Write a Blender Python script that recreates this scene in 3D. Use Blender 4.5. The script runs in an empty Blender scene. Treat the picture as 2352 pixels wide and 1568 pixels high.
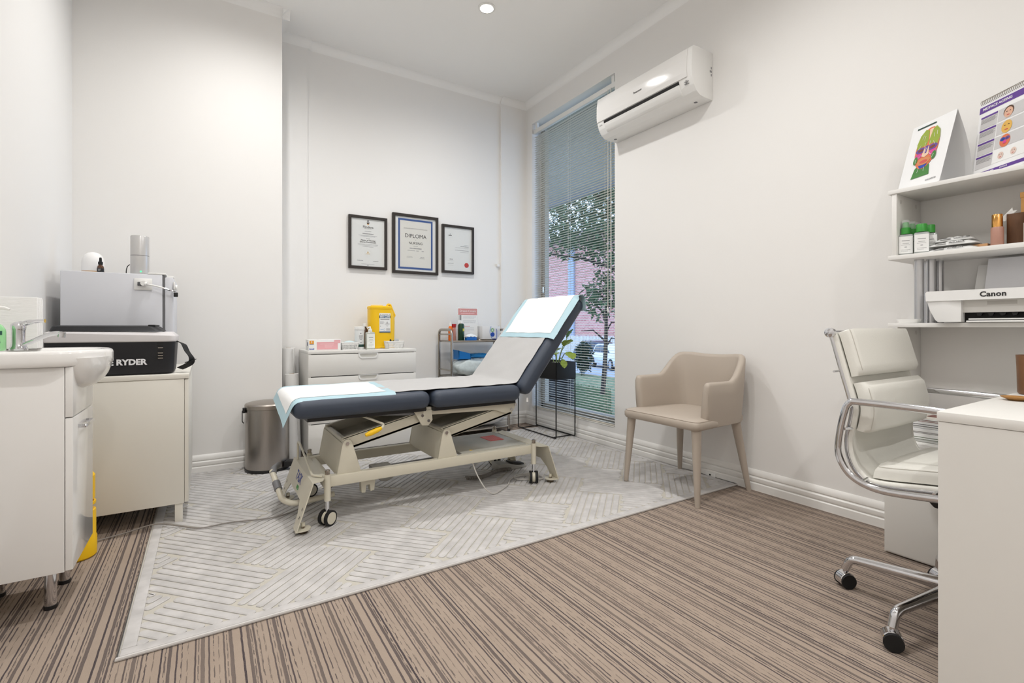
import bpy, bmesh, math, random
from mathutils import Vector, Matrix, Euler
random.seed(7)
PI = math.pi
S = bpy.context.scene
COL = S.collection

# ------------------------------------------------------------------ camera, world, lights, exposure
CAM_H = 0.95
YAW = math.radians(32.13)
cd = bpy.data.cameras.new('camera')
cd.sensor_width = 36.0
cd.lens = 36.0 * 1121.0 / 2352.0
cd.shift_y = -31.0 / 2352.0
cd.clip_start = 0.02
cd.clip_end = 300
cam = bpy.data.objects.new('camera', cd)
COL.objects.link(cam)
cam.location = (0, 0, CAM_H)
cam.rotation_euler = (PI / 2, 0, -YAW)
S.camera = cam

w = bpy.data.worlds.new('dusk_sky')
S.world = w
w.use_nodes = True
bg = w.node_tree.nodes['Background']
bg.inputs[0].default_value = (0.50, 0.70, 1.0, 1)
bg.inputs[1].default_value = 3.4

S.view_settings.view_transform = 'Standard'
S.view_settings.look = 'None'
S.view_settings.gamma = 1.0
S.view_settings.use_curve_mapping = False
S.view_settings.exposure = 0.0

CEIL = 3.192
LAMP_SPOTS = [(1.668, 2.989), (0.25, 2.99), (1.668, 1.25), (0.25, 1.25), (1.20, -0.80), (0.10, -0.80)]  # last two are unseen additions, set behind the viewer to spare the desk
LAMP_W = 88.0
for i, (lx, ly) in enumerate(LAMP_SPOTS):
    ld = bpy.data.lights.new('downlight_beam', 'SPOT')
    ld.spot_size = math.radians(162)
    ld.spot_blend = 1.0
    ld.shadow_soft_size = 0.045
    ld.energy = LAMP_W
    ld.color = (1.0, 0.99, 0.976)
    lo = bpy.data.objects.new('downlight_beam', ld)
    COL.objects.link(lo)
    lo.location = (lx, ly, CEIL - 0.012)

# ------------------------------------------------------------------ helpers
def lin(c):
    out = []
    for v in c:
        v = v / 255.0
        out.append(v / 12.92 if v <= 0.04045 else ((v + 0.055) / 1.055) ** 2.4)
    return (out[0], out[1], out[2], 1.0)

MATS = {}
def M(name, rgb=(200, 200, 200), rough=0.5, metal=0.0, bump=0.0, scale=60.0, var=0.03, spec=0.5, coat=0.0, trans=0.0, alpha=1.0, emit=0.0, ior=1.45, aniso=None, sheen=0.0):
    """procedural principled material: base colour varied a little by noise, optional fine bump"""
    if name in MATS:
        return MATS[name]
    m = bpy.data.materials.new(name)
    m.use_nodes = True
    nt = m.node_tree
    b = nt.nodes['Principled BSDF']
    c = lin(rgb)
    tc = nt.nodes.new('ShaderNodeTexCoord')
    nz = nt.nodes.new('ShaderNodeTexNoise')
    nz.inputs['Scale'].default_value = scale
    nz.inputs['Detail'].default_value = 3.0
    mp = nt.nodes.new('ShaderNodeMapping')
    if aniso:
        mp.inputs['Scale'].default_value = aniso
    nt.links.new(tc.outputs['Object'], mp.inputs['Vector'])
    nt.links.new(mp.outputs['Vector'], nz.inputs['Vector'])
    if var > 0:
        mx = nt.nodes.new('ShaderNodeMix')
        mx.data_type = 'RGBA'
        mx.inputs[6].default_value = tuple(max(0, v * (1 - var)) for v in c[:3]) + (1,)
        mx.inputs[7].default_value = tuple(min(1, v * (1 + var)) for v in c[:3]) + (1,)
        nt.links.new(nz.outputs['Fac'], mx.inputs[0])
        nt.links.new(mx.outputs[2], b.inputs['Base Color'])
    else:
        b.inputs['Base Color'].default_value = c
    b.inputs['Roughness'].default_value = rough
    b.inputs['Metallic'].default_value = metal
    b.inputs['Specular IOR Level'].default_value = spec
    b.inputs['Coat Weight'].default_value = coat
    b.inputs['Transmission Weight'].default_value = trans
    b.inputs['IOR'].default_value = ior
    b.inputs['Alpha'].default_value = alpha
    b.inputs['Sheen Weight'].default_value = sheen
    if emit > 0:
        b.inputs['Emission Color'].default_value = c
        b.inputs['Emission Strength'].default_value = emit
    if bump > 0:
        bp = nt.nodes.new('ShaderNodeBump')
        bp.inputs['Strength'].default_value = bump
        bp.inputs['Distance'].default_value = 0.002
        nt.links.new(nz.outputs['Fac'], bp.inputs['Height'])
        nt.links.new(bp.outputs['Normal'], b.inputs['Normal'])
    MATS[name] = m
    return m

class MB:
    """collects shapes into one mesh"""
    def __init__(self):
        self.bm = bmesh.new()
    def _merge(self, tmp, mat=None):
        if mat is not None:
            bmesh.ops.transform(tmp, matrix=mat, verts=tmp.verts)
        me = bpy.data.meshes.new('tmp')
        tmp.to_mesh(me)
        tmp.free()
        self.bm.from_mesh(me)
        bpy.data.meshes.remove(me)
        return self
    def box(self, a, b, bev=0.0, seg=2, mat=None):
        t = bmesh.new()
        bmesh.ops.create_cube(t, size=1.0)
        lo = Vector([min(a[i], b[i]) for i in range(3)])
        hi = Vector([max(a[i], b[i]) for i in range(3)])
        for v in t.verts:
            v.co = Vector([(lo[i] + hi[i]) / 2 + v.co[i] * (hi[i] - lo[i]) for i in range(3)])
        if bev > 0:
            bmesh.ops.bevel(t, geom=list(t.edges), offset=bev, segments=seg, profile=0.5, affect='EDGES')
        return self._merge(t, mat)
    def prism(self, poly, a, b, axis='Y', bev=0.0, seg=2, mat=None):
        """polygon extruded along an axis; poly is (X,Z) for Y, (Y,Z) for X, (X,Y) for Z"""
        t = bmesh.new()
        def pt(p, h):
            return {'Y': (p[0], h, p[1]), 'X': (h, p[0], p[1]), 'Z': (p[0], p[1], h)}[axis]
        v0 = [t.verts.new(pt(p, a)) for p in poly]
        v1 = [t.verts.new(pt(p, b)) for p in poly]
        n = len(poly)
        t.faces.new(v0)
        t.faces.new(v1[::-1])
        for i in range(n):
            t.faces.new((v0[i], v1[i], v1[(i + 1) % n], v0[(i + 1) % n]))
        bmesh.ops.recalc_face_normals(t, faces=t.faces)
        if bev > 0:
            bmesh.ops.bevel(t, geom=list(t.edges), offset=bev, segments=seg, profile=0.5, affect='EDGES')
        return self._merge(t, mat)
    def loft(self, rings, cap=True, closed=True, loop=False, mat=None):
        t = bmesh.new()
        vs = [[t.verts.new(p) for p in r] for r in rings]
        n = len(rings[0])
        k = len(vs)
        for i in range(k if loop else k - 1):
            A, B = vs[i], vs[(i + 1) % k]
            for j in range(n if closed else n - 1):
                q = (A[j], A[(j + 1) % n], B[(j + 1) % n], B[j])
                try:
                    t.faces.new(q)
                except ValueError:
                    pass
        if cap and closed and not loop:
            t.faces.new(vs[0])
            t.faces.new(vs[-1])
        bmesh.ops.recalc_face_normals(t, faces=t.faces)
        return self._merge(t, mat)
    def tube(self, pts, r, n=10, closed=False, cap=True, flat=None, mat=None):
        """swept tube; r a number or list; flat=(a,b) gives an elliptic section"""
        P = [Vector(p) for p in pts]
        k = len(P)
        rings = []
        prev = None
        for i in range(k):
            if closed:
                d = (P[(i + 1) % k] - P[i - 1])
            elif i == 0:
                d = P[1] - P[0]
            elif i == k - 1:
                d = P[-1] - P[-2]
            else:
                d = (P[i + 1] - P[i]).normalized() + (P[i] - P[i - 1]).normalized()
            d.normalize()
            if prev is None:
                up = Vector((0, 0, 1)) if abs(d.z) < 0.95 else Vector((0, 1, 0))
                s = d.cross(up).normalized()
            else:
                s = (prev - d * prev.dot(d))
                s.normalize()
            prev = s
            u = s.cross(d).normalized()
            rr = r[i] if isinstance(r, (list, tuple)) else r
            ra, rb = (rr, rr) if flat is None else flat
            rings.append([P[i] + s * (ra * math.cos(2 * PI * j / n)) + u * (rb * math.sin(2 * PI * j / n)) for j in range(n)])
        return self.loft(rings, cap=cap and not closed, loop=closed, mat=mat)
    def cyl(self, p0, p1, r0, r1=None, n=20, mat=None):
        r1 = r0 if r1 is None else r1
        return self.tube([p0, p1], [r0, r1], n=n, mat=mat)
    def lathe(self, prof, center=(0, 0, 0), n=28, mat=None, sx=1.0, sy=1.0):
        c = Vector(center)
        rings = []
        for (r, z) in prof:
            r = max(r, 0.0004)
            rings.append([c + Vector((r * sx * math.cos(2 * PI * j / n), r * sy * math.sin(2 * PI * j / n), z)) for j in range(n)])
        if prof[0][0] > 0.001 and prof[-1][0] > 0.001:
            return self.loft(rings, loop=True, mat=mat)      # a ring, open in the middle
        return self.loft(rings, mat=mat)
    def sphere(self, c, r, n=20, m=12, z0=-1.0, z1=1.0, mat=None):
        if not isinstance(r, (list, tuple)):
            r = (r, r, r)
        prof = []
        a0, a1 = math.asin(z0), math.asin(z1)
        rings = []
        for i in range(m + 1):
            a = a0 + (a1 - a0) * i / m
            rr = max(math.cos(a), 0.002)
            rings.append([(c[0] + r[0] * rr * math.cos(2 * PI * j / n), c[1] + r[1] * rr * math.sin(2 * PI * j / n), c[2] + r[2] * math.sin(a)) for j in range(n)])
        return self.loft(rings, mat=mat)
    def quadgrid(self, fn, nu, nv, thick=0.0, mat=None):
        """surface fn(u,v) -> point, u,v in 0..1, given a thickness along its normal"""
        pts = [[Vector(fn(i / nu, j / nv)) for j in range(nv + 1)] for i in range(nu + 1)]
        t = bmesh.new()
        A = [[t.verts.new(p) for p in row] for row in pts]
        if thick:
            B = []
            for i in range(nu + 1):
                row = []
                for j in range(nv + 1):
                    du = pts[min(i + 1, nu)][j] - pts[max(i - 1, 0)][j]
                    dv = pts[i][min(j + 1, nv)] - pts[i][max(j - 1, 0)]
                    nn = du.cross(dv)
                    if nn.length < 1e-9:
                        nn = Vector((0, 0, 1))
                    nn.normalize()
                    row.append(t.verts.new(pts[i][j] - nn * thick))
                B.append(row)
        for i in range(nu):
            for j in range(nv):
                t.faces.new((A[i][j], A[i + 1][j], A[i + 1][j + 1], A[i][j + 1]))
                if thick:
                    t.faces.new((B[i][j], B[i][j + 1], B[i + 1][j + 1], B[i + 1][j]))
        if thick:
            for i in range(nu):
                t.faces.new((A[i][0], B[i][0], B[i + 1][0], A[i + 1][0]))
                t.faces.new((A[i][nv], A[i + 1][nv], B[i + 1][nv], B[i][nv]))
            for j in range(nv):
                t.faces.new((A[0][j], A[0][j + 1], B[0][j + 1], B[0][j]))
                t.faces.new((A[nu][j], B[nu][j], B[nu][j + 1], A[nu][j + 1]))
            bmesh.ops.recalc_face_normals(t, faces=t.faces)
        return self._merge(t, mat)
    def mesh(self, name, material, smooth=35):
        me = bpy.data.meshes.new(name)
        self.bm.to_mesh(me)
        self.bm.free()
        me.materials.append(material)
        if smooth:
            for p in me.polygons:
                p.use_smooth = True
            me.set_sharp_from_angle(angle=math.radians(smooth))
        return me
    def build(self, name, material, parent=None, smooth=35, label=None):
        o = bpy.data.objects.new(name, self.mesh(name, material, smooth))
        COL.objects.link(o)
        if parent is not None:
            set_parent(o, parent)
        if label:
            o['label'] = label
        return o

def set_parent(o, parent):
    """meshes are written in world coordinates: keep them there under the parent"""
    o.parent = parent
    m = Matrix.Identity(4)
    p = parent
    chain = []
    while p is not None:
        chain.append(p)
        p = p.parent
    for p in reversed(chain):
        m = m @ p.matrix_parent_inverse @ Matrix.LocRotScale(p.location, p.rotation_euler, p.scale)
    o.matrix_parent_inverse = m.inverted()

def tag(o, label, cat, group=None, kind=None):
    o['label'] = label
    o['category'] = cat
    if group:
        o['group'] = group
    if kind:
        o['kind'] = kind
    return o

def thing(name, label, cat, loc=(0, 0, 0), group=None):
    o = bpy.data.objects.new(name, None)
    o.empty_display_size = 0.05
    COL.objects.link(o)
    o.location = loc
    return tag(o, label, cat, group)

def struct(o, label, cat):
    return tag(o, label, cat, kind='structure')

def frame_axes(org, xd, yd):
    x = Vector(xd).normalized()
    y = Vector(yd).normalized()
    z = x.cross(y).normalized()
    m = Matrix((x, y, z)).transposed().to_4x4()
    m.translation = Vector(org)
    return m

def text(s, size, org, xd, yd, material, parent, name='lettering', align='CENTER', thick=0.0003, bold=0.0, space=1.0):
    """flat lettering as a mesh at its real place: org = anchor on the surface, xd / yd = reading and up direction"""
    cu = bpy.data.curves.new('t', 'FONT')
    cu.body = s
    cu.size = size
    cu.align_x = align
    cu.align_y = 'CENTER'
    cu.extrude = thick
    cu.offset = bold
    cu.space_character = space
    cu.resolution_u = 3
    o = bpy.data.objects.new('t', cu)
    COL.objects.link(o)
    dg = bpy.context.evaluated_depsgraph_get()
    me = bpy.data.meshes.new_from_object(o.evaluated_get(dg))
    bpy.data.objects.remove(o)
    bpy.data.curves.remove(cu)
    me.transform(frame_axes(org, xd, yd))
    me.materials.clear()
    me.materials.append(material)
    ob = bpy.data.objects.new(name, me)
    COL.objects.link(ob)
    set_parent(ob, parent)
    return ob

def catmull(pts, sub=6, closed=False):
    P = [Vector(p) for p in pts]
    n = len(P)
    out = []
    rng = range(n if closed else n - 1)
    for i in rng:
        p0 = P[(i - 1) % n] if (closed or i > 0) else P[0] * 2 - P[1]
        p1 = P[i]
        p2 = P[(i + 1) % n]
        p3 = P[(i + 2) % n] if (closed or i + 2 < n) else P[-1] * 2 - P[-2]
        for k in range(sub):
            t = k / sub
            out.append(0.5 * ((2 * p1) + (p2 - p0) * t + (2 * p0 - 5 * p1 + 4 * p2 - p3) * t * t + (3 * p1 - p0 - 3 * p2 + p3) * t ** 3))
    if not closed:
        out.append(P[-1])
    return out

def fillet(pts, r, sub=5, closed=False):
    """polyline with rounded corners"""
    P = [Vector(p) for p in pts]
    n = len(P)
    out = []
    for i in range(n):
        if not closed and (i == 0 or i == n - 1):
            out.append(P[i])
            continue
        a, b, c = P[i - 1], P[i], P[(i + 1) % n]
        d1 = (a - b)
        d2 = (c - b)
        rr = min(r, d1.length * 0.45, d2.length * 0.45)
        s = b + d1.normalized() * rr
        e = b + d2.normalized() * rr
        for k in range(sub + 1):
            t = k / sub
            out.append((1 - t) ** 2 * s + 2 * t * (1 - t) * b + t * t * e)
    return out

def bars(mb, o, xd, yd, items, t=0.0004):
    """small flat printed rectangles on a surface: items (x0,y0,x1,y1) in the surface frame"""
    m = frame_axes(o, xd, yd)
    for (x0, y0, x1, y1) in items:
        mb.box((x0, y0, 0), (x1, y1, t), mat=m)
    return mb

def copy_tree(o, parent=None):
    c = o.copy()
    COL.objects.link(c)
    if parent is not None:
        c.parent = parent
        c.matrix_parent_inverse = o.matrix_parent_inverse.copy()
    for ch in [x for x in bpy.data.objects if x.parent == o]:
        copy_tree(ch, c)
    return c

# ------------------------------------------------------------------ shared materials
WALL = M('wall_paint', (241, 239, 236), 0.75, bump=0.03, scale=180, var=0.01, spec=0.25)
CEILM = M('ceiling_paint', (250, 249, 247), 0.85, bump=0.02, scale=150, var=0.01, spec=0.2)
TRIM = M('gloss_trim_paint', (242, 240, 236), 0.28, var=0.01)
WHITE_LAM = M('white_laminate', (233, 231, 226), 0.38, var=0.008, scale=20)
WHITE_GLOSS = M('white_gloss', (238, 236, 233), 0.12, var=0.006, scale=15, coat=0.4)
WHITE_PL = M('white_plastic', (240, 239, 236), 0.32, var=0.006)
CHROME = M('chrome', (215, 215, 218), 0.09, 1.0, var=0.01)
STEEL = M('brushed_steel', (168, 162, 156), 0.3, 1.0, bump=0.05, scale=40, var=0.12, aniso=(30, 30, 0.6))
STEEL_TUBE = M('tube_steel', (170, 163, 154), 0.22, 1.0, var=0.03)
BLACK = M('black_plastic', (30, 29, 30), 0.42, var=0.06)
BLACK_SOFT = M('black_rubber', (22, 22, 23), 0.65, var=0.06)
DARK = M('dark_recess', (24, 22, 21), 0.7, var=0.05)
YELLOW = M('yellow_plastic', (250, 200, 22), 0.38, var=0.02)
CREAM = M('cream_powder_coat', (214, 208, 190), 0.32, var=0.012, scale=25)
NAVY = M('slate_vinyl', (60, 68, 82), 0.45, bump=0.06, scale=600, var=0.03)
GREY = M('grey_plastic', (120, 120, 122), 0.5, var=0.03)
INK = M('print_black', (52, 50, 50), 0.6, var=0.02)
INKG = M('print_grey', (150, 149, 150), 0.6, var=0.02)
INKL = M('print_pale_grey', (196, 196, 196), 0.6, var=0.02)
PAPER = M('paper_white', (240, 240, 238), 0.6, var=0.008)
BLUE = M('print_blue', (46, 92, 130), 0.5, var=0.02)
PINK = M('print_rose', (214, 150, 146), 0.5, var=0.02)
PURPLE = M('print_purple', (98, 62, 148), 0.5, var=0.03)
RED = M('print_red', (206, 62, 56), 0.5, var=0.03)
ORANGE = M('print_orange', (236, 160, 52), 0.5, var=0.03)
GREENP = M('leaf_green_plastic', (60, 150, 60), 0.35, var=0.04)
CLEAR = M('clear_plastic', (236, 240, 238), 0.06, var=0.0, alpha=0.22)
GLASS = M('window_glass', (60, 70, 76), 0.0, var=0.0, alpha=0.06)
# ------------------------------------------------------------------ the room
XR, XL, YL, YB, YF = 2.74, -0.663, 3.795, 4.095, -1.25
WY0, WY1, WZ0, WZ1 = 2.835, 3.992, 0.162, 2.968      # window opening in the right wall

def carpet_material():
    m = bpy.data.materials.new('striped_carpet')
    m.use_nodes = True
    nt = m.node_tree
    N, L = nt.nodes, nt.links
    b = N['Principled BSDF']
    tc = N.new('ShaderNodeTexCoord')
    sep = N.new('ShaderNodeSeparateXYZ')
    L.new(tc.outputs['Object'], sep.inputs[0])
    wob = N.new('ShaderNodeTexNoise')
    wob.inputs['Scale'].default_value = 26
    wob.inputs['Detail'].default_value = 4
    L.new(tc.outputs['Object'], wob.inputs['Vector'])
    def math_(op, a, bb=None, clamp=False):
        n = N.new('ShaderNodeMath')
        n.operation = op
        n.use_clamp = clamp
        for i, v in enumerate((a, bb)):
            if v is None:
                continue
            if isinstance(v, (int, float)):
                n.inputs[i].default_value = v
            else:
                L.new(v, n.inputs[i])
        return n.outputs[0]
    wx = math_('ADD', sep.outputs['X'], math_('MULTIPLY', math_('SUBTRACT', wob.outputs['Fac'], 0.5), 0.0035))
    per = 0.36
    fr = math_('FRACT', math_('DIVIDE', math_('ADD', wx, 10.0), per))
    def ramp(stripes):
        r = N.new('ShaderNodeValToRGB')
        r.color_ramp.interpolation = 'CONSTANT'
        el = r.color_ramp.elements
        el[0].position = 0.0
        el[0].color = (0, 0, 0, 1)
        el[1].position = 0.999
        el[1].color = (0, 0, 0, 1)
        for s, wd, v in stripes:
            wd *= 0.85
            e = el.new(s)
            e.color = (v, v, v, 1)
            e = el.new(s + wd)
            e.color = (0, 0, 0, 1)
        L.new(fr, r.inputs[0])
        return r.outputs[0]
    solid = ramp([(0.03, .016, 1), (0.075, .030, .82), (0.125, .014, 1), (0.24, .014, 1), (0.285, .030, .8), (0.34, .014, .95), (0.47, .016, 1), (0.52, .030, .82), (0.575, .014, 1), (0.70, .014, .95), (0.745, .030, .8), (0.795, .014, 1), (0.90, .016, 1), (0.945, .028, .78)])
    dashed = ramp([(0.105, .010, .8), (0.155, .011, .9), (0.195, .010, .6), (0.262, .011, .8), (0.318, .010, .8), (0.375, .011, .9), (0.42, .010, .6), (0.50, .010, .8), (0.61, .011, .9), (0.65, .010, .6), (0.725, .010, .8), (0.83, .011, .9), (0.865, .010, .6), (0.925, .010, .8)])
    mp = N.new('ShaderNodeMapping')
    mp.inputs['Scale'].default_value = (260, 28, 1)
    L.new(tc.outputs['Object'], mp.inputs['Vector'])
    dn = N.new('ShaderNodeTexNoise')
    dn.inputs['Scale'].default_value = 1.0
    dn.inputs['Detail'].default_value = 2
    L.new(mp.outputs['Vector'], dn.inputs['Vector'])
    dash = math_('MULTIPLY', dashed, math_('GREATER_THAN', dn.outputs['Fac'], 0.47))
    mp2 = N.new('ShaderNodeMapping')
    mp2.inputs['Scale'].default_value = (17, 0.25, 0)
    L.new(tc.outputs['Object'], mp2.inputs['Vector'])
    vr = N.new('ShaderNodeTexNoise')
    vr.inputs['Scale'].default_value = 1.0
    vr.inputs['Detail'].default_value = 1
    L.new(mp2.outputs['Vector'], vr.inputs['Vector'])
    vary = math_('ADD', 0.36, math_('MULTIPLY', vr.outputs['Fac'], 1.1), clamp=True)
    fac = math_('MULTIPLY', math_('MAXIMUM', solid, dash), vary)
    tuft = N.new('ShaderNodeTexNoise')
    tuft.inputs['Scale'].default_value = 420
    tuft.inputs['Detail'].default_value = 2
    L.new(tc.outputs['Object'], tuft.inputs['Vector'])
    big = N.new('ShaderNodeTexNoise')
    big.inputs['Scale'].default_value = 5
    big.inputs['Detail'].default_value = 5
    L.new(tc.outputs['Object'], big.inputs['Vector'])
    base = N.new('ShaderNodeMix')
    base.data_type = 'RGBA'
    base.inputs[6].default_value = lin((148, 132, 119))
    base.inputs[7].default_value = lin((182, 166, 151))
    L.new(math_('ADD', math_('MULTIPLY', tuft.outputs['Fac'], 0.5), math_('MULTIPLY', big.outputs['Fac'], 0.5)), base.inputs[0])
    mix = N.new('ShaderNodeMix')
    mix.data_type = 'RGBA'
    L.new(math_('MULTIPLY', fac, math_('ADD', 0.62, math_('MULTIPLY', tuft.outputs['Fac'], 0.62), clamp=True)), mix.inputs[0])
    L.new(base.outputs[2], mix.inputs[6])
    mix.inputs[7].default_value = lin((70, 63, 67))
    L.new(mix.outputs[2], b.inputs['Base Color'])
    b.inputs['Roughness'].default_value = 0.95
    b.inputs['Specular IOR Level'].default_value = 0.1
    bp = N.new('ShaderNodeBump')
    bp.inputs['Strength'].default_value = 0.5
    bp.inputs['Distance'].default_value = 0.004
    L.new(math_('SUBTRACT', tuft.outputs['Fac'], math_('MULTIPLY', fac, 0.6)), bp.inputs['Height'])
    L.new(bp.outputs['Normal'], b.inputs['Normal'])
    return m

f = MB().box((XL - .2, YF - .2, -0.12), (XR + .2, 4.35, 0.0)).build('floor', carpet_material(), smooth=0)
struct(f, 'taupe carpet floor with dark pinstripes running to the back wall', 'floor')
c = MB().box((XL - .2, YF - .2, CEIL), (XR + .2, 4.35, CEIL + .12)).build('ceiling', CEILM, smooth=0)
struct(c, 'plain off-white ceiling', 'ceiling')

wl = MB().box((XL - .15, YF - .15, 0), (XL, 4.35, CEIL)).build('wall_left', WALL, smooth=0)
struct(wl, 'plain white side wall behind the basin and white cabinet', 'wall')
wb2 = MB().box((XL, YL, 0), (0.46, 4.35, CEIL)).build('wall_back_left', WALL, smooth=0)
struct(wb2, 'plain white wall section standing forward, left of the framed certificates', 'wall')
m_ = MB().box((0.46, 4.115, 0), (XR, 4.35, CEIL))
m_.box((0.46, 4.095, 0), (0.68, 4.115, CEIL))
m_.box((2.444, 4.095, 0), (XR, 4.115, CEIL))
m_.cyl((2.449, 4.097, 0.1), (2.449, 4.097, 3.14), 0.007, n=10)
struct(m_.build('wall_back', WALL), 'recessed white back wall carrying the framed certificates', 'wall')
m_ = MB().box((XR, YF - .15, 0), (XR + .2, WY0, CEIL)).box((XR, WY1, 0), (XR + .2, 4.35, CEIL))
m_.box((XR, WY0, 0), (XR + .2, WY1, WZ0)).box((XR, WY0, WZ1), (XR + .2, WY1, CEIL))
struct(m_.build('wall_right', WALL, smooth=0), 'long white wall with the tall window and the air conditioner', 'wall')
struct(MB().box((XL, YF - .15, 0), (XR, YF, CEIL)).build('wall_front', WALL, smooth=0), 'white wall behind the viewer', 'wall')

# skirting boards with two grooves
SK = [(0, 0), (.019, 0), (.019, .040), (.016, .044), (.0105, .046), (.0105, .049), (.0155, .0515), (.017, .056), (.0165, .072), (.012, .078), (.008, .080), (.008, .083), (.0125, .0855), (.013, .090), (.0115, .104), (.006, .114), (.003, .119), (0, .119)]
def skirt_x(name, y, x0, x1, label):     # along X, face towards -Y
    o = MB().loft([[(x, y - d, z) for d, z in SK] for x in (x0, x1)]).build(name, TRIM, smooth=25)
    struct(o, label, 'baseboard')
def skirt_y(name, x, y0, y1, sgn, label):
    o = MB().loft([[(x + sgn * d, y, z) for d, z in SK] for y in (y0, y1)]).build(name, TRIM, smooth=25)
    struct(o, label, 'baseboard')
skirt_x('baseboard_back_left', YL, XL, 0.46 + .019, 'grooved white skirting board beside the pedal bin')
skirt_x('baseboard_back', YB, 0.46, XR, 'grooved white skirting board behind the trolley and drawers')
skirt_y('baseboard_return', 0.46, YL - .019, YB, 1, 'grooved white skirting board on the short return wall')
skirt_y('baseboard_right', XR, YF, YB, -1, 'grooved white skirting board along the window wall')
skirt_y('baseboard_left', XL, YF, YL, 1, 'grooved white skirting board behind the basin')

# cove cornice
CV = [(0, 0.0), (0, -.052)] + [(.053 * (1 - math.cos(a)), -.052 + .050 * math.sin(a)) for a in [PI / 2 * i / 7 for i in range(1, 8)]] + [(.058, -.002), (.058, 0)]
def cove(name, rings, label):
    o = MB().loft(rings).build(name, CEILM, smooth=25)
    struct(o, label, 'cornice')
cove('trim_1', [[(x, YL - d, CEIL + z) for d, z in CV] for x in (XL, 0.46 + .05)], 'cove cornice above the forward wall section')
cove('trim_2', [[(x, YB - d, CEIL + z) for d, z in CV] for x in (0.46, 0.70)], 'short cove cornice in the left back recess')
cove('trim_3', [[(x, 4.115 - d, CEIL + z) for d, z in CV] for x in (0.68, 2.46)], 'cove cornice above the framed certificates')
cove('trim_4', [[(x, YB - d, CEIL + z) for d, z in CV] for x in (2.444, XR)], 'short cove cornice at the window corner')
cove('trim_5', [[(XR - d, y, CEIL + z) for d, z in CV] for y in (YF, YB)], 'cove cornice above the window wall')
cove('trim_6', [[(XL + d, y, CEIL + z) for d, z in CV] for y in (YF, YL)], 'cove cornice above the basin wall')
cove('trim_7', [[(0.46 + d, y, CEIL + z) for d, z in CV] for y in (YL - .05, YB)], 'cove cornice on the short return wall')

# ------------------------------------------------------------------ window, frame and glass
ALU = M('window_frame_paint', (176, 168, 156), 0.4, var=0.02)
win = bpy.data.objects.new('window_1', None)
COL.objects.link(win)
win.location = (XR + .12, (WY0 + WY1) / 2, WZ0)
struct(win, 'tall narrow window behind the venetian blind', 'window')
fx0, fx1 = XR + .115, XR + .165
m_ = MB().box((fx0, WY0, WZ0), (fx1, WY0 + .035, WZ1)).box((fx0, WY1 - .04, WZ0), (fx1, WY1, WZ1))
m_.box((fx0, WY0, WZ0), (fx1, WY1, WZ0 + .05)).box((fx0, WY0, WZ1 - .05), (fx1, WY1, WZ1))
m_.build('window_frame', ALU, win)
m_ = MB().box((fx0 - .012, WY1 - .075, WZ0 + .05), (fx1 - .01, WY1 - .04, WZ1 - .05))
m_.build('sash_stile', ALU, win)
MB().box((fx0 + .02, WY0 + .03, WZ0 + .045), (fx0 + .026, WY1 - .04, WZ1 - .045)).build('pane', GLASS, win, smooth=0)
m_ = MB().box((XR + .0, WY0, WZ0 - .002), (fx0, WY1, WZ0 + .004))
m_.build('window_sill', TRIM, win)
m_ = MB().box((fx0 - .03, WY1 - .068, 1.30), (fx0 - .012, WY1 - .05, 1.36), .003)
m_.build('catch', CHROME, win)

# ------------------------------------------------------------------ venetian blind
SLAT = M('blind_slat', (226, 220, 208), 0.42, var=0.01)
bl = thing('venetian_blind', 'cream aluminium venetian blind filling the tall window', 'blind', (2.768, 3.41, WZ0))
by0, by1 = WY0 + .008, WY1 - .012
MB().box((2.752, by0, 2.868), (2.784, by1, 2.908), .002).build('head_rail', WHITE_PL, bl)
m_ = MB().box((2.760, by0 + .02, 2.908), (2.780, by0 + .05, WZ1)).box((2.760, by1 - .05, 2.908), (2.780, by1 - .02, WZ1))
m_.build('mounting_bracket', WHITE_PL, bl)
MB().box((2.757, by0, 0.168), (2.781, by1, 0.180), .003).build('bottom_rail', SLAT, bl)
sm = MB()
sm.loft([[(2.7565, y, .0), (2.763, y, .0017), (2.769, y, .0022), (2.775, y, .0017), (2.7815, y, .0), (2.7815, y, -.0005), (2.775, y, .0012), (2.769, y, .0017), (2.763, y, .0012), (2.7565, y, -.0005)] for y in (by0 + .002, by1 - .002)])
slat_me = sm.mesh('slat', SLAT, 60)
pitch = 0.0215
ns = int((2.862 - .187) / pitch)
for i in range(ns):
    o = bpy.data.objects.new('slat', slat_me)
    COL.objects.link(o)
    set_parent(o, bl)
    o.location.z = 0.187 + i * pitch
CORD = M('blind_cord', (226, 222, 212), 0.7, var=0.02)
for y in (3.86, 3.44, 2.965):
    m_ = MB().cyl((2.7555, y, .175), (2.7555, y, 2.87), .0011, n=6).cyl((2.7825, y, .175), (2.7825, y, 2.87), .0011, n=6)
    m_.build('ladder_cord', CORD, bl)
for (y, z) in ((2.925, 1.12), (2.918, 1.105)):
    cdn = MB().cyl((2.748, y, z), (2.748, y, 2.875), .0012, n=6).build('pull_cord', CORD, bl)
    MB().lathe([(.002, .03), (.004, .028), (.0075, .004), (.0075, 0), (.001, -.001)], (2.748, y, z - .03), n=12).build('tassel', WHITE_PL, cdn)
MB().cyl((2.747, 2.885, 1.085), (2.747, 2.885, 2.87), .0042, n=8).build('tilt_wand', M('clear_wand', (214, 210, 200), 0.2, var=0.01), bl)

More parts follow.
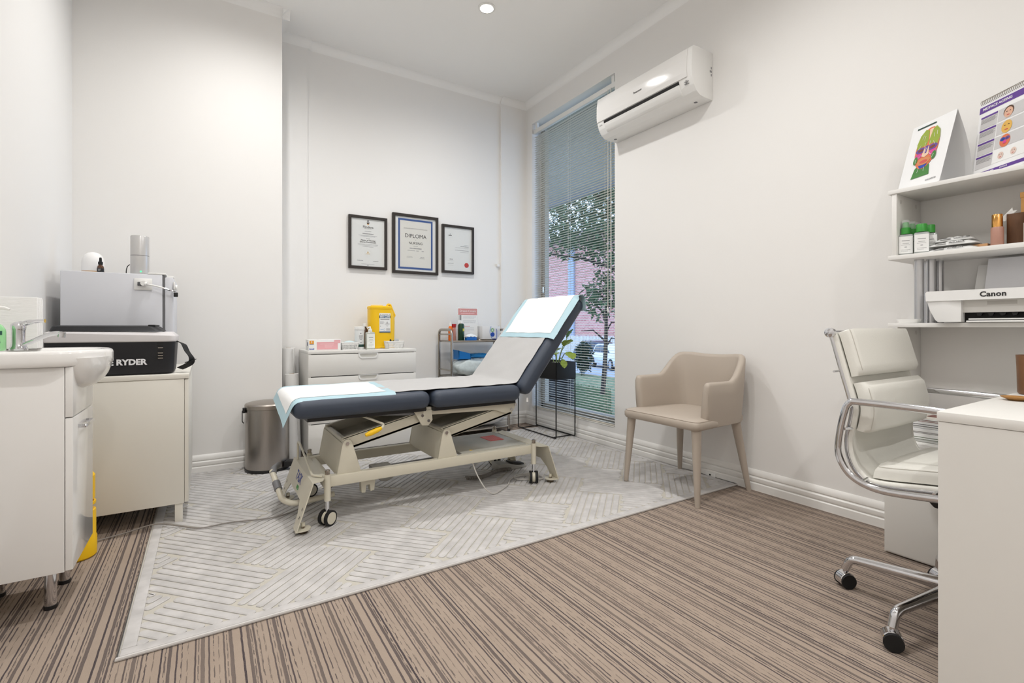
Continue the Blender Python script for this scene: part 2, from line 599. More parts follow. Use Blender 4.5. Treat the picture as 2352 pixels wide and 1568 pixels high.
# ------------------------------------------------------------------ outside: porch, garden, street
PORCH = M('porch_concrete', (196, 196, 198), 0.85, bump=0.2, scale=60, var=0.08)
EAVE = M('eave_boards', (150, 150, 152), 0.7, var=0.05, scale=8)
tag(MB().box((2.95, 1.0, -.35), (3.9, 9.5, -0.03)).build('porch_slab', PORCH), 'pale concrete path right outside the window', 'path', kind='structure')
er = thing('porch_roof', 'grey boarded underside of the eave outside the window', 'roof', (2.95, 5.0, 2.9))
er['kind'] = 'structure'
for i in range(17):
    x0 = 2.95 + i * .1
    MB().box((x0, 1.0, 2.92), (x0 + .094, 10.0, 2.94)).build('board', EAVE, er, smooth=0)
MB().box((4.62, 1.0, 2.86), (4.67, 10.0, 3.05)).build('fascia', M('fascia_paint', (120, 124, 132), 0.6), er)
MB().box((2.95, 1.0, 2.94), (4.66, 10.0, 3.0)).build('roof_deck', EAVE, er, smooth=0)

def ground_material():
    m = bpy.data.materials.new('lawn_grass')
    m.use_nodes = True
    nt = m.node_tree
    N, L = nt.nodes, nt.links
    b = N['Principled BSDF']
    tc = N.new('ShaderNodeTexCoord')
    n1 = N.new('ShaderNodeTexNoise')
    n1.inputs['Scale'].default_value = 5.0
    n1.inputs['Detail'].default_value = 6
    n1.inputs['Roughness'].default_value = 0.8
    L.new(tc.outputs['Object'], n1.inputs['Vector'])
    r = N.new('ShaderNodeValToRGB')
    r.color_ramp.elements[0].position = 0.36
    r.color_ramp.elements[0].color = lin((44, 72, 40))
    r.color_ramp.elements[1].position = 0.66
    r.color_ramp.elements[1].color = lin((134, 140, 112))
    L.new(n1.outputs['Fac'], r.inputs[0])
    L.new(r.outputs[0], b.inputs['Base Color'])
    b.inputs['Roughness'].default_value = 0.95
    return m
def slope_z(x):
    return -0.12 - 1.33 * min(1, max(0, (x - 3.9) / 9.0))
lawn = MB().quadgrid(lambda u, v: (3.9 + u * 13.0, 0.0 + v * 26, slope_z(3.9 + u * 13.0)), 26, 2, 0.0).build('lawn', ground_material(), smooth=0)
tag(lawn, 'patchy green lawn sloping away outside the window', 'lawn', kind='structure')
tag(MB().box((16.8, -2, -1.6), (30, 46, -1.44)).build('street', M('street_asphalt', (150, 156, 168), 0.8, var=0.06, scale=3)), 'pale asphalt street beyond the lawn', 'street', kind='structure')

# grass tufts: uncountable
gm = bmesh.new()
for i in range(9000):
    x = 4.0 + 9.5 * random.random() ** 1.3
    y = x * random.uniform(1.05, 1.42)
    z = slope_z(x)
    a = random.uniform(0, 2 * PI)
    h = random.uniform(.03, .09)
    d = Vector((math.cos(a), math.sin(a), 0)) * .012
    tip = Vector((random.uniform(-.03, .03), random.uniform(-.03, .03), h))
    p = Vector((x, y, z))
    gm.faces.new([gm.verts.new(p - d), gm.verts.new(p + d), gm.verts.new(p + tip)])
me = bpy.data.meshes.new('grass_blades')
gm.to_mesh(me)
gm.free()
me.materials.append(M('grass_blade', (98, 116, 86), 0.8, var=0.3, scale=3))
g = bpy.data.objects.new('grass_blades', me)
COL.objects.link(g)
tag(g, 'short blades of green grass on the lawn outside', 'grass', kind='stuff')

# dark timber crate on the path by the window
dk = thing('dark_planter_box', 'dark slatted box on the path outside, behind the wire plant stand', 'box', (3.3, 4.2, -.03))
DKW = M('dark_timber', (34, 32, 34), 0.6, var=0.2, scale=12)
for i in range(6):
    MB().box((3.12, 3.92, -.03 + i * .085), (3.22, 4.46, .046 + i * .085), .004).build('board', DKW, dk)
MB().box((3.110, 4.22, .14), (3.120, 4.40, .42), .002).build('notice_panel', M('pale_blue_panel', (150, 170, 176), 0.5), dk)

# brick building across the street
def brick_material():
    m = bpy.data.materials.new('rose_brick')
    m.use_nodes = True
    nt = m.node_tree
    N, L = nt.nodes, nt.links
    b = N['Principled BSDF']
    tc = N.new('ShaderNodeTexCoord')
    mp = N.new('ShaderNodeMapping')
    mp.inputs['Rotation'].default_value = (PI / 2, 0, PI / 2)
    L.new(tc.outputs['Object'], mp.inputs['Vector'])
    sx = N.new('ShaderNodeSeparateXYZ')
    cb = N.new('ShaderNodeCombineXYZ')
    L.new(tc.outputs['Object'], sx.inputs[0])
    L.new(sx.outputs['Y'], cb.inputs['X'])
    L.new(sx.outputs['Z'], cb.inputs['Y'])
    br = N.new('ShaderNodeTexBrick')
    br.inputs['Color1'].default_value = lin((196, 138, 132))
    br.inputs['Color2'].default_value = lin((168, 108, 104))
    br.inputs['Mortar'].default_value = lin((206, 184, 178))
    br.inputs['Scale'].default_value = 1.0
    br.inputs['Brick Width'].default_value = 0.42
    br.inputs['Row Height'].default_value = 0.16
    br.inputs['Mortar Size'].default_value = 0.018
    L.new(cb.outputs[0], br.inputs['Vector'])
    L.new(br.outputs['Color'], b.inputs['Base Color'])
    b.inputs['Roughness'].default_value = 0.9
    return m
bb = thing('brick_building', 'rose brick building across the street, seen through the blind', 'building', (34, 30, -1.45))
MB().box((31, 10, -1.45), (40, 62, 9.6)).build('wall', brick_material(), bb, smooth=0)
MB().box((30.8, 37.6, -1.4), (31.05, 38.5, 9.4)).build('downpipe_column', M('blue_grey_render', (150, 160, 180), 0.7), bb)
for y in (30.2, 42.2, 46.5):
    wn = MB().box((30.93, y, .6), (31.05, y + 1.5, 2.3)).build('window', M('far_window_frame', (226, 228, 232), 0.5), bb)
    MB().box((30.90, y + .12, .72), (30.94, y + 1.38, 2.18)).build('pane', M('far_window_glass', (96, 110, 128), 0.1), wn)
MB().prism([(29.6, 9.6), (41, 9.6), (36, 12.0)], 9, 63, 'Y').build('roof', M('far_roof_tiles', (112, 98, 100), 0.8, var=0.15, scale=3), bb, smooth=0)
fe = thing('picket_fence', 'white picket fence in front of the brick building', 'fence', (29.9, 30, -1.44))
PK = M('fence_paint', (206, 204, 200), 0.7)
pk_me = MB().prism([(-.07, 0), (.07, 0), (.07, 1.6), (0, 1.72), (-.07, 1.6)], 29.88, 29.92, 'X').mesh('picket', PK, 0)
for i in range(90):
    o = bpy.data.objects.new('picket', pk_me)
    COL.objects.link(o)
    set_parent(o, fe)
    o.location = (0, 26.5 + i * .2, -1.44)
MB().box((29.92, 26.4, -1.0), (29.97, 44.5, -.9)).box((29.92, 26.4, -.1), (29.97, 44.5, 0)).build('rail', PK, fe)

def make_car(name, label, loc, rz, paint):
    t = thing(name, label, 'car', loc, 'cars parked across the street')
    T = Matrix.Translation(loc) @ Matrix.Rotation(rz, 4, 'Z')
    body = [(-2.2, .32), (-2.25, .62), (-2.1, .86), (-1.2, .92), (.95, .94), (1.9, .80), (2.2, .62), (2.22, .34), (1.75, .24), (-1.8, .24)]
    MB().prism(body, -.86, .86, 'Y', .06, 2, T).build('body', paint, t)
    cabin = [(-1.75, .90), (-1.25, 1.36), (-.9, 1.44), (.25, 1.44), (.55, 1.38), (1.15, .92)]
    cb = MB().prism(cabin, -.74, .74, 'Y', .05, 2, T).build('cabin', paint, t)
    g1 = [(-1.5, .95), (-1.12, 1.32), (-.45, 1.37), (-.45, .95)]
    g2 = [(-.38, .95), (-.38, 1.37), (.2, 1.37), (.45, 1.32), (.92, .95)]
    CG = M('car_glass', (44, 54, 70), 0.08)
    for gpoly in (g1, g2):
        MB().prism(gpoly, -.755, .755, 'Y', 0, 2, T).build('side_window', CG, cb)
    MB().prism([(-1.66, .97), (-1.30, 1.30), (-1.34, 1.33), (-1.72, .98)], -.6, .6, 'Y', 0, 2, T).build('rear_window', CG, cb)
    for sx in (-1.4, 1.35):
        for sy in (-1, 1):
            wh = MB().cyl(T @ Vector((sx, sy * .70, .32)), T @ Vector((sx, sy * .89, .32)), .32, n=20).build('wheel', BLACK_SOFT, t)
            MB().cyl(T @ Vector((sx, sy * .88, .32)), T @ Vector((sx, sy * .905, .32)), .21, n=10).build('hubcap', CHROME, wh)
    for sy in (-1, 1):
        MB().box((-2.27, sy * .55 - .17, .64), (-2.15, sy * .55 + .17, .80), .02, 2, T).build('tail_light', RED, t)
    MB().box((-2.3, -.84, .34), (-2.1, .84, .50), .03, 2, T).build('bumper', paint, t)
make_car('parked_car', 'silver car with red tail lights parked across the street', (20.6, 21.3, -1.44), math.radians(250), M('silver_car_paint', (208, 214, 224), 0.25, 0.2))
make_car('parked_car', 'dark blue car parked next to the silver one outside', (24.6, 27.1, -1.44), math.radians(262), M('dark_blue_car_paint', (44, 58, 84), 0.2, 0.2))

def leafy(name, label, cat, center, radii, n, size, mat_, trunk=None, group=None, bm_label=None, twigs=True):
    t = thing(name, label, cat, (center[0], center[1], trunk[0] if trunk else center[2] - radii[2]), group)
    bm = bmesh.new()
    for i in range(n):
        while True:
            p = Vector((random.uniform(-1, 1), random.uniform(-1, 1), random.uniform(-1, 1)))
            if 0.15 < p.length < 1.0:
                break
        cl = 0.82 + 0.25 * math.sin(p.x * 7 + 1) * math.sin(p.y * 6) * math.sin(p.z * 8 + 2)
        p = Vector((center[0] + p.x * radii[0] * cl, center[1] + p.y * radii[1] * cl, center[2] + p.z * radii[2] * cl))
        e = Euler((random.uniform(-.9, .9), random.uniform(-.9, .9), random.uniform(0, 2 * PI))).to_matrix()
        s = size * random.uniform(.6, 1.3)
        q = [e @ Vector(v) * s + p for v in ((-.5, 0, 0), (0, -.17, .06), (.5, 0, 0), (0, .17, .06))]
        bm.faces.new([bm.verts.new(v) for v in q])
    me = bpy.data.meshes.new('foliage')
    bm.to_mesh(me)
    bm.free()
    me.materials.append(mat_)
    fo = bpy.data.objects.new('foliage', me)
    COL.objects.link(fo)
    set_parent(fo, t)
    fo['kind'] = 'stuff'
    if trunk:
        z0, r = trunk
        c0 = Vector((center[0], center[1], z0))
        top = Vector((center[0] + .1, center[1] - .1, center[2] + radii[2] * .4))
        MB().tube(catmull([c0, c0.lerp(top, .4) + Vector((.08, .05, 0)), c0.lerp(top, .75), top], 4), [r * (1 - .55 * i / 12) for i in range(13)], n=10).build('trunk', M('bark', (58, 52, 50), 0.9, bump=0.4, scale=20, var=0.2), t)
        for k in range(7):
            a = k * 2.4
            st = c0.lerp(top, .45 + .07 * k)
            en = Vector((center[0] + math.cos(a) * radii[0] * .75, center[1] + math.sin(a) * radii[1] * .75, st.z + radii[2] * .35))
            MB().tube([st, st.lerp(en, .5) + Vector((0, 0, .15)), en], [r * .4, r * .25, r * .08], n=7).build('branch', M('bark'), t)
    return t
LEAF = M('tree_leaf', (70, 92, 66), 0.7, var=0.35, scale=2)
leafy('street_tree', 'large leafy tree outside with branches across the upper window', 'tree', (9.3, 8.9, 4.2), (3.6, 3.8, 2.1), 8500, .24, LEAF, (-.75, .13))
leafy('feathery_tree', 'slim feathery tree at the right of the window view', 'tree', (8.85, 9.62, 1.75), (.75, .7, .75), 520, .22, M('feather_leaf', (92, 112, 84), 0.7, var=0.3, scale=2), (-.95, .07))
leafy('clipped_bush', 'dark rounded bush on the lawn outside', 'bush', (16.4, 19.2, -.55), (.6, .6, 1.0), 2600, .16, M('bush_leaf', (40, 58, 42), 0.75, var=0.3, scale=3))
# ------------------------------------------------------------------ rug
RX0, RX1, RY0, RY1 = -0.215, 2.716, 1.775, 3.790
rug = thing('area_rug', 'large silver-grey rug carved with a herringbone of raised bars', 'rug', ((RX0 + RX1) / 2, (RY0 + RY1) / 2, 0))
RB = M('rug_backing_weave', (196, 191, 180), 0.95, bump=0.5, scale=350, var=0.10)
RP = M('rug_pile', (196, 193, 191), 0.7, bump=0.25, scale=14, var=0.32, sheen=0.1, spec=0.3)
REDGE = M('rug_edge_binding', (208, 205, 202), 0.8, bump=0.4, scale=300, var=0.05)
MB().box((RX0, RY0, .0006), (RX1, RY1, .006)).build('backing', RB, rug)
m_ = MB()
bw = .042
for a, b in (((RX0 + .006, RY0 + .006), (RX1 - .006, RY0 + bw)), ((RX0 + .006, RY1 - bw), (RX1 - .006, RY1 - .006)), ((RX0 + .006, RY0 + bw), (RX0 + bw, RY1 - bw)), ((RX1 - bw, RY0 + bw), (RX1 - .006, RY1 - bw))):
    m_.box((a[0], a[1], .004), (b[0], b[1], .0105), .003)
m_.build('border_band', RP, rug)
m_ = MB().tube([(RX0, RY0, .006), (RX1, RY0, .006), (RX1, RY1, .006), (RX0, RY1, .006)], .0062, n=8, closed=True)
m_.build('edge_binding', REDGE, rug)
# raised bars in herringbone blocks
bm = bmesh.new()
def clip_seg(p, q, x0, y0, x1, y1):
    t0, t1 = 0.0, 1.0
    d = (q[0] - p[0], q[1] - p[1])
    for k, (lo, hi) in ((0, (x0, x1)), (1, (y0, y1))):
        if abs(d[k]) < 1e-9:
            if p[k] < lo or p[k] > hi:
                return None
            continue
        a, b = (lo - p[k]) / d[k], (hi - p[k]) / d[k]
        if a > b:
            a, b = b, a
        t0, t1 = max(t0, a), min(t1, b)
    if t0 >= t1:
        return None
    return ((p[0] + d[0] * t0, p[1] + d[1] * t0), (p[0] + d[0] * t1, p[1] + d[1] * t1))
BLW, BLL, NBAR = 0.245, 0.490, 7
ca, sa = math.cos(math.radians(43)), math.sin(math.radians(43))
def to_world(p, q):
    return (0.95 + p * ca - q * sa, 2.05 + p * sa + q * ca)
def add_bar(p, q, hw):
    s = clip_seg(p, q, RX0 + bw + .002, RY0 + bw + .002, RX1 - bw - .002, RY1 - bw - .002)
    if not s:
        return
    a, b = Vector(s[0]), Vector(s[1])
    L_ = (b - a).length
    if L_ < .02:
        return
    d = (b - a) / L_
    n = Vector((-d.y, d.x))
    e = hw * .6
    base = [a + n * hw * .55 , a + d * e + n * hw, b - d * e + n * hw, b + n * hw * .55, b - n * hw * .55, b - d * e - n * hw, a + d * e - n * hw, a - n * hw * .55]
    cen = (a + b) / 2
    rings = []
    for z, ins in ((.005, 0), (.0085, 0), (.0108, .004)):
        row = []
        for v in base:
            vv = v.copy()
            off = v - cen
            along = off.dot(d)
            acr = off.dot(n)
            along -= math.copysign(ins, along)
            acr -= math.copysign(ins, acr)
            vv = cen + d * along + n * acr
            row.append(bm.verts.new((vv.x, vv.y, z)))
        rings.append(row)
    for i in range(2):
        for j in range(8):
            bm.faces.new((rings[i][j], rings[i][(j + 1) % 8], rings[i + 1][(j + 1) % 8], rings[i + 1][j]))
    bm.faces.new(rings[2])
for r in range(-16, 17):
    for k in range(-5, 6):
        ox = r * BLW + k * 2 * BLL
        oy = r * BLW
        for i in range(NBAR):
            t_ = (i + .5) * BLW / NBAR
            sh = random.uniform(-.01, .01)
            add_bar(to_world(ox + .012 + sh, oy + t_), to_world(ox + BLL - .012 + sh, oy + t_), .0148)
            vx = ox + BLL + t_
            vy0 = oy - (BLL - BLW)
            add_bar(to_world(vx, vy0 + .012 + sh), to_world(vx, vy0 + BLL - .012 + sh), .0148)
bmesh.ops.recalc_face_normals(bm, faces=bm.faces)
me = bpy.data.meshes.new('pile_bars')
bm.to_mesh(me)
bm.free()
me.materials.append(RP)
o = bpy.data.objects.new('pile_bars', me)
COL.objects.link(o)
set_parent(o, rug)
o['kind'] = 'stuff'
RZ = 0.012      # walking surface of the rug

# ------------------------------------------------------------------ treatment couch
cz = RZ
co = thing('treatment_couch', 'slate vinyl treatment couch with raised back on a cream lifting frame', 'treatment couch', (1.1, 2.67, cz))
def cushion(name, x0, x1, y0, y1, z0, z1, rad=.035, mat=None):
    """padded block: rounded all round with a slight crown"""
    t = bmesh.new()
    bmesh.ops.create_cube(t, size=1.0)
    for v in t.verts:
        v.co = Vector(((x0 + x1) / 2 + v.co.x * (x1 - x0), (y0 + y1) / 2 + v.co.y * (y1 - y0), (z0 + z1) / 2 + v.co.z * (z1 - z0)))
    bmesh.ops.bevel(t, geom=list(t.edges), offset=rad, segments=5, profile=0.55, affect='EDGES')
    b = MB()
    b._merge(t, mat)
    return b
YN, YFAR = 2.372, 3.022
fc = cushion('f', .335, .998, YN, YFAR, .530, .620, .044).build('foot_cushion', NAVY, co)
sc_ = cushion('s', 1.012, 1.560, YN, YFAR, .526, .618, .044).build('seat_cushion', NAVY, co)
back_ang = math.radians(51.6)
bd = Vector((math.cos(back_ang), 0, math.sin(back_ang)))
BT = Matrix.Translation((1.556, 0, .612)) @ Matrix.Rotation(-back_ang, 4, 'Y')      # x runs up the back, z out of the front face
bk = cushion('b', -.020, .690, YN, YFAR, -.090, .004, .044, BT).build('back_cushion', NAVY, co)
# underlying boards and frame
MB().box((.40, YN + .05, .512), (.985, YFAR - .05, .532)).build('foot_board', BLACK, co)
MB().box((1.03, YN + .05, .508), (1.545, YFAR - .05, .530)).build('seat_board', BLACK, co)
MB().box((.04, YN + .06, -.105), (.62, YFAR - .06, -.088), mat=BT).build('back_board', BLACK, co)
for y in (2.455, 2.90):
    MB().prism([(1.0, .527), (1.56, .520), (1.575, .500), (1.55, .455), (1.50, .447), (1.42, .474), (1.005, .484)], y, y + .02, 'Y', .003).build('seat_rail', CREAM, co)
    MB().prism([(.93, .512), (1.03, .512), (1.035, .455), (1.01, .428), (.975, .432), (.95, .475)], y - .006, y + .012, 'Y', .003).build('pivot_plate', CREAM, co)
    MB().cyl((.72, y + .03, .515), (.98, y + .03, .492), .0125, n=12).build('gas_strut', GREY, co)
    for (px, pz) in ((1.01, .455), (.975, .485), (1.535, .470), (1.562, .495)):
        MB().cyl((px, y - .012, pz), (px, y - .004, pz), .008, n=10).build('bolt', CHROME, co)
MB().box((1.02, 2.47, .488), (1.06, 2.90, .512)).box((1.5, 2.47, .49), (1.54, 2.90, .51)).build('cross_bar', CREAM, co)
# lifting arms: open channels
def arm(x0, z0, x1, z1):
    d = Vector((x1 - x0, 0, z1 - z0))
    L_ = d.length
    A = Matrix.Translation((x0, 0, z0)) @ Matrix.Rotation(-math.atan2(d.z, d.x), 4, 'Y')
    m = MB()
    m.box((-.01, 2.475, -.034), (L_ + .01, 2.482, .030), .002, mat=A)
    m.box((-.01, 2.872, -.034), (L_ + .01, 2.879, .030), .002, mat=A)
    m.box((.02, 2.475, -.032), (L_, 2.879, -.022), mat=A)
    m.box((-.01, 2.475, .024), (L_ + .01, 2.500, .031), mat=A)
    m.box((-.01, 2.855, .024), (L_ + .01, 2.879, .031), mat=A)
    return m.build('lift_arm', CREAM, co)
arm(.585, .380, 1.005, .478)
arm(1.118, .372, 1.540, .470)
# upright brackets on the long rails
for xb, zt in ((.60, .385), (1.128, .378)):
    for y in (2.452, 2.888):
        br = MB().prism([(xb - .062, .232), (xb + .058, .232), (xb + .012, zt + .004), (xb + .004, zt + .016), (xb - .012, zt + .020), (xb - .026, zt + .014), (xb - .034, zt)], y, y + .014, 'Y', .003).build('pivot_bracket', CREAM, co)
        MB().cyl((xb - .012, y - .007, zt), (xb - .012, y, zt), .009, n=6).build('bolt', CHROME, br)
    MB().cyl((xb - .012, 2.466, zt), (xb - .012, 2.888, zt), .017, n=16).build('pivot_tube', CREAM, co)
    MB().prism([(xb - .060, .232), (xb - .052, .232), (xb - .026, zt), (xb - .034, zt)], 2.466, 2.888, 'Y').build('bracket_web', CREAM, co)
# long rails and end members
for y in (2.442, 2.866):
    MB().box((.475, y, .188), (1.700, y + .040, .240), .004).build('long_rail', CREAM, co)
MB().box((.475, 2.47, .190), (.515, 2.88, .236), .003).build('end_member', CREAM, co)
MB().box((1.655, 2.47, .190), (1.700, 2.88, .236), .003).build('end_member', CREAM, co)
cov = MB().box((1.22, 2.475, .228), (1.66, 2.872, .246), .004).build('cover_plate', M('cover_plate_grey', (176, 174, 164), 0.22, var=0.02), co)
MB().box((1.50, 2.64, .2462), (1.60, 2.78, .2468)).build('warning_sticker', RED, cov)
mm = MB()
bars(mm, (1.505, 2.645, .2468), (1, 0, 0), (0, 1, 0), [(.005 + .011 * i, .01, .009 + .011 * i, .12) for i in range(8)], .0003)
mm.build('sticker_print', PINK, cov)
MB().prism([(1.285, 2.50), (1.305, 2.50), (1.295, 2.525)], .2462, .2467, 'Z').build('hazard_mark', YELLOW, cov)
# outrigger end frames with levelling feet
def outrigger(xt, sgn):
    fr = MB()
    xb = xt - sgn * .072
    thick = .005
    yA, yB = 2.372, 2.922
    # flange
    fr.prism([(xt, yA + .012), (xt + sgn * .05, yA + .03), (xt + sgn * .07, yA + .075), (xt + sgn * .07, yB - .075), (xt + sgn * .05, yB - .03), (xt, yB - .012)], .234, .239, 'Z')
    # sloping apron with two legs, cut as one plate
    outl = [(yA, .238), (yB, .238), (yB + .005, .030), (yB - .072, .030), (yB - .082, .085), (yB - .13, .135), (yA + .13, .135), (yA + .082, .085), (yA + .072, .030), (yA - .005, .030)]
    def P3(y, z, off):
        f_ = (.238 - z) / .208
        return (xt - sgn * .072 * f_ + off * sgn, y, z)
    t = bmesh.new()
    va = [t.verts.new(P3(y, z, 0)) for y, z in outl]
    vb = [t.verts.new(P3(y, z, thick)) for y, z in outl]
    # fan into quads: centre bar and legs
    n = len(outl)
    quads = [(0, 1, 5, 6), (1, 2, 3, 4), (1, 4, 5), (0, 6, 7), (0, 7, 8, 9)]
    for qd in quads:
        t.faces.new([va[i] for i in qd])
        t.faces.new([vb[i] for i in reversed(qd)])
    for i in range(n):
        t.faces.new((va[i], va[(i + 1) % n], vb[(i + 1) % n], vb[i]))
    bmesh.ops.recalc_face_normals(t, faces=t.faces)
    fr._merge(t)
    # pads the legs fold into
    for yc in (yA + .034, yB - .034):
        pts = [(xb - sgn * .001, yc - .037), (xb - sgn * .001, yc + .037)] + [(xb + sgn * (.035 + .034 * math.sin(a)), yc + .037 * math.cos(a)) for a in [PI * i / 8 for i in range(9)]]
        fr.prism(pts, .028, .0335, 'Z')
    o = fr.build('outrigger_frame', CREAM, co)
    for yc in (yA + .034, yB - .034):
        ft = MB().lathe([(.0, .0), (.020, .0), (.021, .006), (.014, .010), (.009, .016), (.009, .030)], (xb + sgn * .036, yc, cz), n=16).build('levelling_foot', M('aged_steel', (120, 108, 92), 0.35, 1.0, var=0.2), co)
        MB().cyl((xb + sgn * .036, yc, .034), (xb + sgn * .036, yc, .058), .009, n=12).build('foot_pin', CREAM, ft)
        for (dy, zz) in ((-.012, .10), (.006, .088), (-.010, .066), (.012, .060)):
            pass
    return o
o1 = outrigger(.415, 1)
o2 = outrigger(1.752, -1)
# slots and lettering on the head plate (left end)
pl_n = Vector((-.208, 0, .072)).normalized()
def on_plate(y, z):
    f_ = (.238 - z) / .208
    return Vector((.415 - .072 * f_, y, z)) + pl_n * .0006
mm = MB()
for yc in (2.402, 2.890):
    for z in (.118, .082):
        p = on_plate(yc, z)
        mm.box((-.004, -.0012, 0), (.004, .0012, .0003), mat=Matrix.Identity(4) @ frame_axes(p, (0, -1, 0), (.072, 0, .208)))
        mm.lathe([(.0, 0), (.0045, 0), (.0045, .0004), (0, .0004)], (0, 0, 0), n=10, sx=.7, sy=1.9, mat=frame_axes(p + Vector((0, -.012, .006)), (0, -1, 0), (.072, 0, .208)))
mm.build('slot', DARK, o1)
up = Vector((.072, 0, .208)).normalized()
text('TASK', .062, on_plate(2.66, .196), (0, -1, 0), up, M('logo_blue', (60, 74, 150), 0.5), o1, bold=.0008)
text('MED', .026, on_plate(2.62, .158), (0, -1, 0), up, M('logo_green', (76, 160, 84), 0.5), o1, bold=.0006)
# foot hoop handle
MB().tube(fillet([(.425, 2.86, .238), (.425, 2.86, .335), (.425, 2.79, .335), (.430, 2.475, .248), (.470, 2.44, .245)], .02), .0055, n=8).build('wire_hoop', CREAM, co)
# pedal bar
pb = MB().tube(fillet([(.56, 2.62, .095), (.47, 2.60, .092), (.36, 2.58, .095), (.315, 2.60, .115), (.29, 2.78, .215)], .05, 6), .014, n=12).build('pedal_bar', CREAM, co)
MB().tube([(.306, 2.66, .15), (.300, 2.705, .175)], .0185, n=14).build('pedal_grip', GREY, pb)
MB().tube([(.293, 2.76, .205), (.30, 2.80, .222), (.33, 2.84, .228)], .016, n=12).build('pedal_grip', GREY, pb)
# casters
def caster(x, y, rz):
    T = Matrix.Translation((x, y, 0)) @ Matrix.Rotation(rz, 4, 'Z')
    post = MB().cyl((x, y, .128), (x, y, .252), .0155, n=18).build('caster_sleeve', CREAM, co)
    MB().lathe([(.0, 0), (.012, 0), (.012, .006), (.0105, .007), (.0105, .010), (.012, .011), (.012, .020), (.010, .022), (0, .022)], (x, y, .252), n=16).build('caster_cap', STEEL_TUBE, post)
    MB().cyl((x, y, .075), (x, y, .130), .0095, n=14).build('caster_stem', CHROME, post)
    fk = MB().cyl((0, -.009, .036 + cz), (0, .009, .036 + cz), .030, n=20, mat=T).box((-.012, -.009, .036 + cz), (.012, .009, .078), .003, mat=T).build('caster_fork', CREAM, post)
    for s in (-1, 1):
        MB().cyl((0, s * .011, .036 + cz), (0, s * .026, .036 + cz), .036, n=26, mat=T).build('caster_tyre', BLACK_SOFT, post)
        MB().cyl((0, s * .026, .036 + cz), (0, s * .0275, .036 + cz), .028, n=22, mat=T).build('caster_hub', CREAM, post)
caster(.492, 2.437, math.radians(35))
caster(1.685, 2.437, math.radians(60))
caster(.492, 2.912, math.radians(20))
caster(1.685, 2.912, math.radians(100))
# actuator under the rails, hanging bracket
MB().cyl((.86, 2.67, .165), (1.20, 2.67, .168), .026, n=18).build('actuator_tube', GREY, co)
ac_ = MB().prism([(.76, .20), (.87, .20), (.88, .165), (.865, .13), (.835, .118), (.80, .125), (.765, .16)], 2.60, 2.70, 'Y', .006).build('actuator_gearbox', M('gearbox_grey', (150, 148, 140), 0.4), co)
for px in (.80, .845):
    MB().cyl((px, 2.597, .148), (px, 2.601, .148), .006, n=10).build('screw_hole', BLACK, ac_)
MB().prism([(.665, .19), (.73, .19), (.74, .165), (.735, .118), (.715, .115), (.712, .15), (.695, .15), (.69, .112), (.67, .115)], 2.50, 2.54, 'Y', .003).build('cable_bracket', CREAM, co)
# release lever with yellow grip
lv = MB().tube(fillet([(.66, 2.48, .512), (.755, 2.40, .470), (.735, 2.382, .455), (.70, 2.378, .445)], .015), .006, n=8).build('release_lever', CREAM, co)
MB().tube([(.735, 2.380, .458), (.715, 2.379, .450), (.68, 2.378, .438), (.655, 2.377, .431)], [.008, .0125, .0135, .008], n=12).build('lever_grip', YELLOW, lv)
# paper tag by the hinge
MB().box((1.612, 2.405, .512), (1.624, 2.409, .536)).build('care_tag', PAPER, co)

# paper sheet lying on the couch and two absorbent pads
NW = M('grey_tissue_sheet', (190, 189, 188), 0.85, bump=0.5, scale=90, var=0.05, aniso=(1, 4, 1))
def sheet_fn(u, v):
    L1 = 0.86                       # flat run from x=.70 to the hinge
    s = u * (L1 + .56)
    y = 2.425 + v * .56
    wv = .0018 * math.sin(23 * y + 9 * s) + .0015 * math.sin(41 * s + 5 * y)
    if s < L1:
        x = .70 + s
        z = .6225
        k = (s - (L1 - .05)) / .05
        if k > 0:
            z += .006 * k * k
        return (x, y, z + abs(wv))
    t = s - L1 + .012
    p = BT @ Vector((t, y, .0085 + abs(wv)))
    return p
tag(MB().quadgrid(sheet_fn, 70, 26, -.0012).build('paper_sheet', NW, smooth=80), 'grey tissue paper sheet along the middle of the treatment couch', 'paper sheet')

PADW = M('pad_white', (243, 243, 242), 0.8, bump=0.4, scale=70, var=0.01)
PADB = M('pad_blue_film', (178, 208, 218), 0.5, bump=0.2, scale=40, var=0.04)
def pad(name, label, fn, lift):
    t = thing(name, label, 'absorbent pad', fn(.5, .5), 'absorbent pads on the couch')
    MB().quadgrid(lambda u, v: fn(u, v, 0.0), 44, 30, -.001).build('blue_backing', PADB, t, smooth=80)
    def inner(u, v):
        uu = .075 + u * .85
        vv = .07 + v * .86
        return fn(uu, vv, lift)
    MB().quadgrid(inner, 44, 30, -.0008).build('white_core', PADW, t, smooth=80)
    return t
# foot-end pad: from over the far foot edge to x = .81, hangs over the left end at the near side
def foot_pad(u, v, lift=0.0):
    # u along the couch from the foot end, v across from the near to the far edge
    ang = math.radians(-8)
    x = .262 + u * .575
    y = 2.395 + v * .56
    X_ = x + (v - .5) * .05
    Y_ = y + (u - .0) * -.012
    top = .6235
    wv = .002 * math.sin(14 * x + 9 * y) + .0015 * math.sin(31 * y - 6 * x)
    z = top + abs(wv) + lift * 1.0
    edge = .372
    if X_ < edge:
        d = edge - X_
        a = min(d / .045, 1.0)
        th = a * 1.15
        X2 = edge - .045 * math.sin(th) - max(0, d - .045) * .42
        z2 = top - .045 * (1 - math.cos(th)) - max(0, d - .045) * .95
        X_ , z = X2 - lift * .8, z2 + abs(wv) + lift * .6
    if Y_ < 2.408:
        d = 2.408 - Y_
        z -= d * .9
    return Vector((X_, Y_, z + .001))
pad('absorbent_pad', 'white absorbent pad with blue edge hanging over the foot of the couch', foot_pad, .0022)
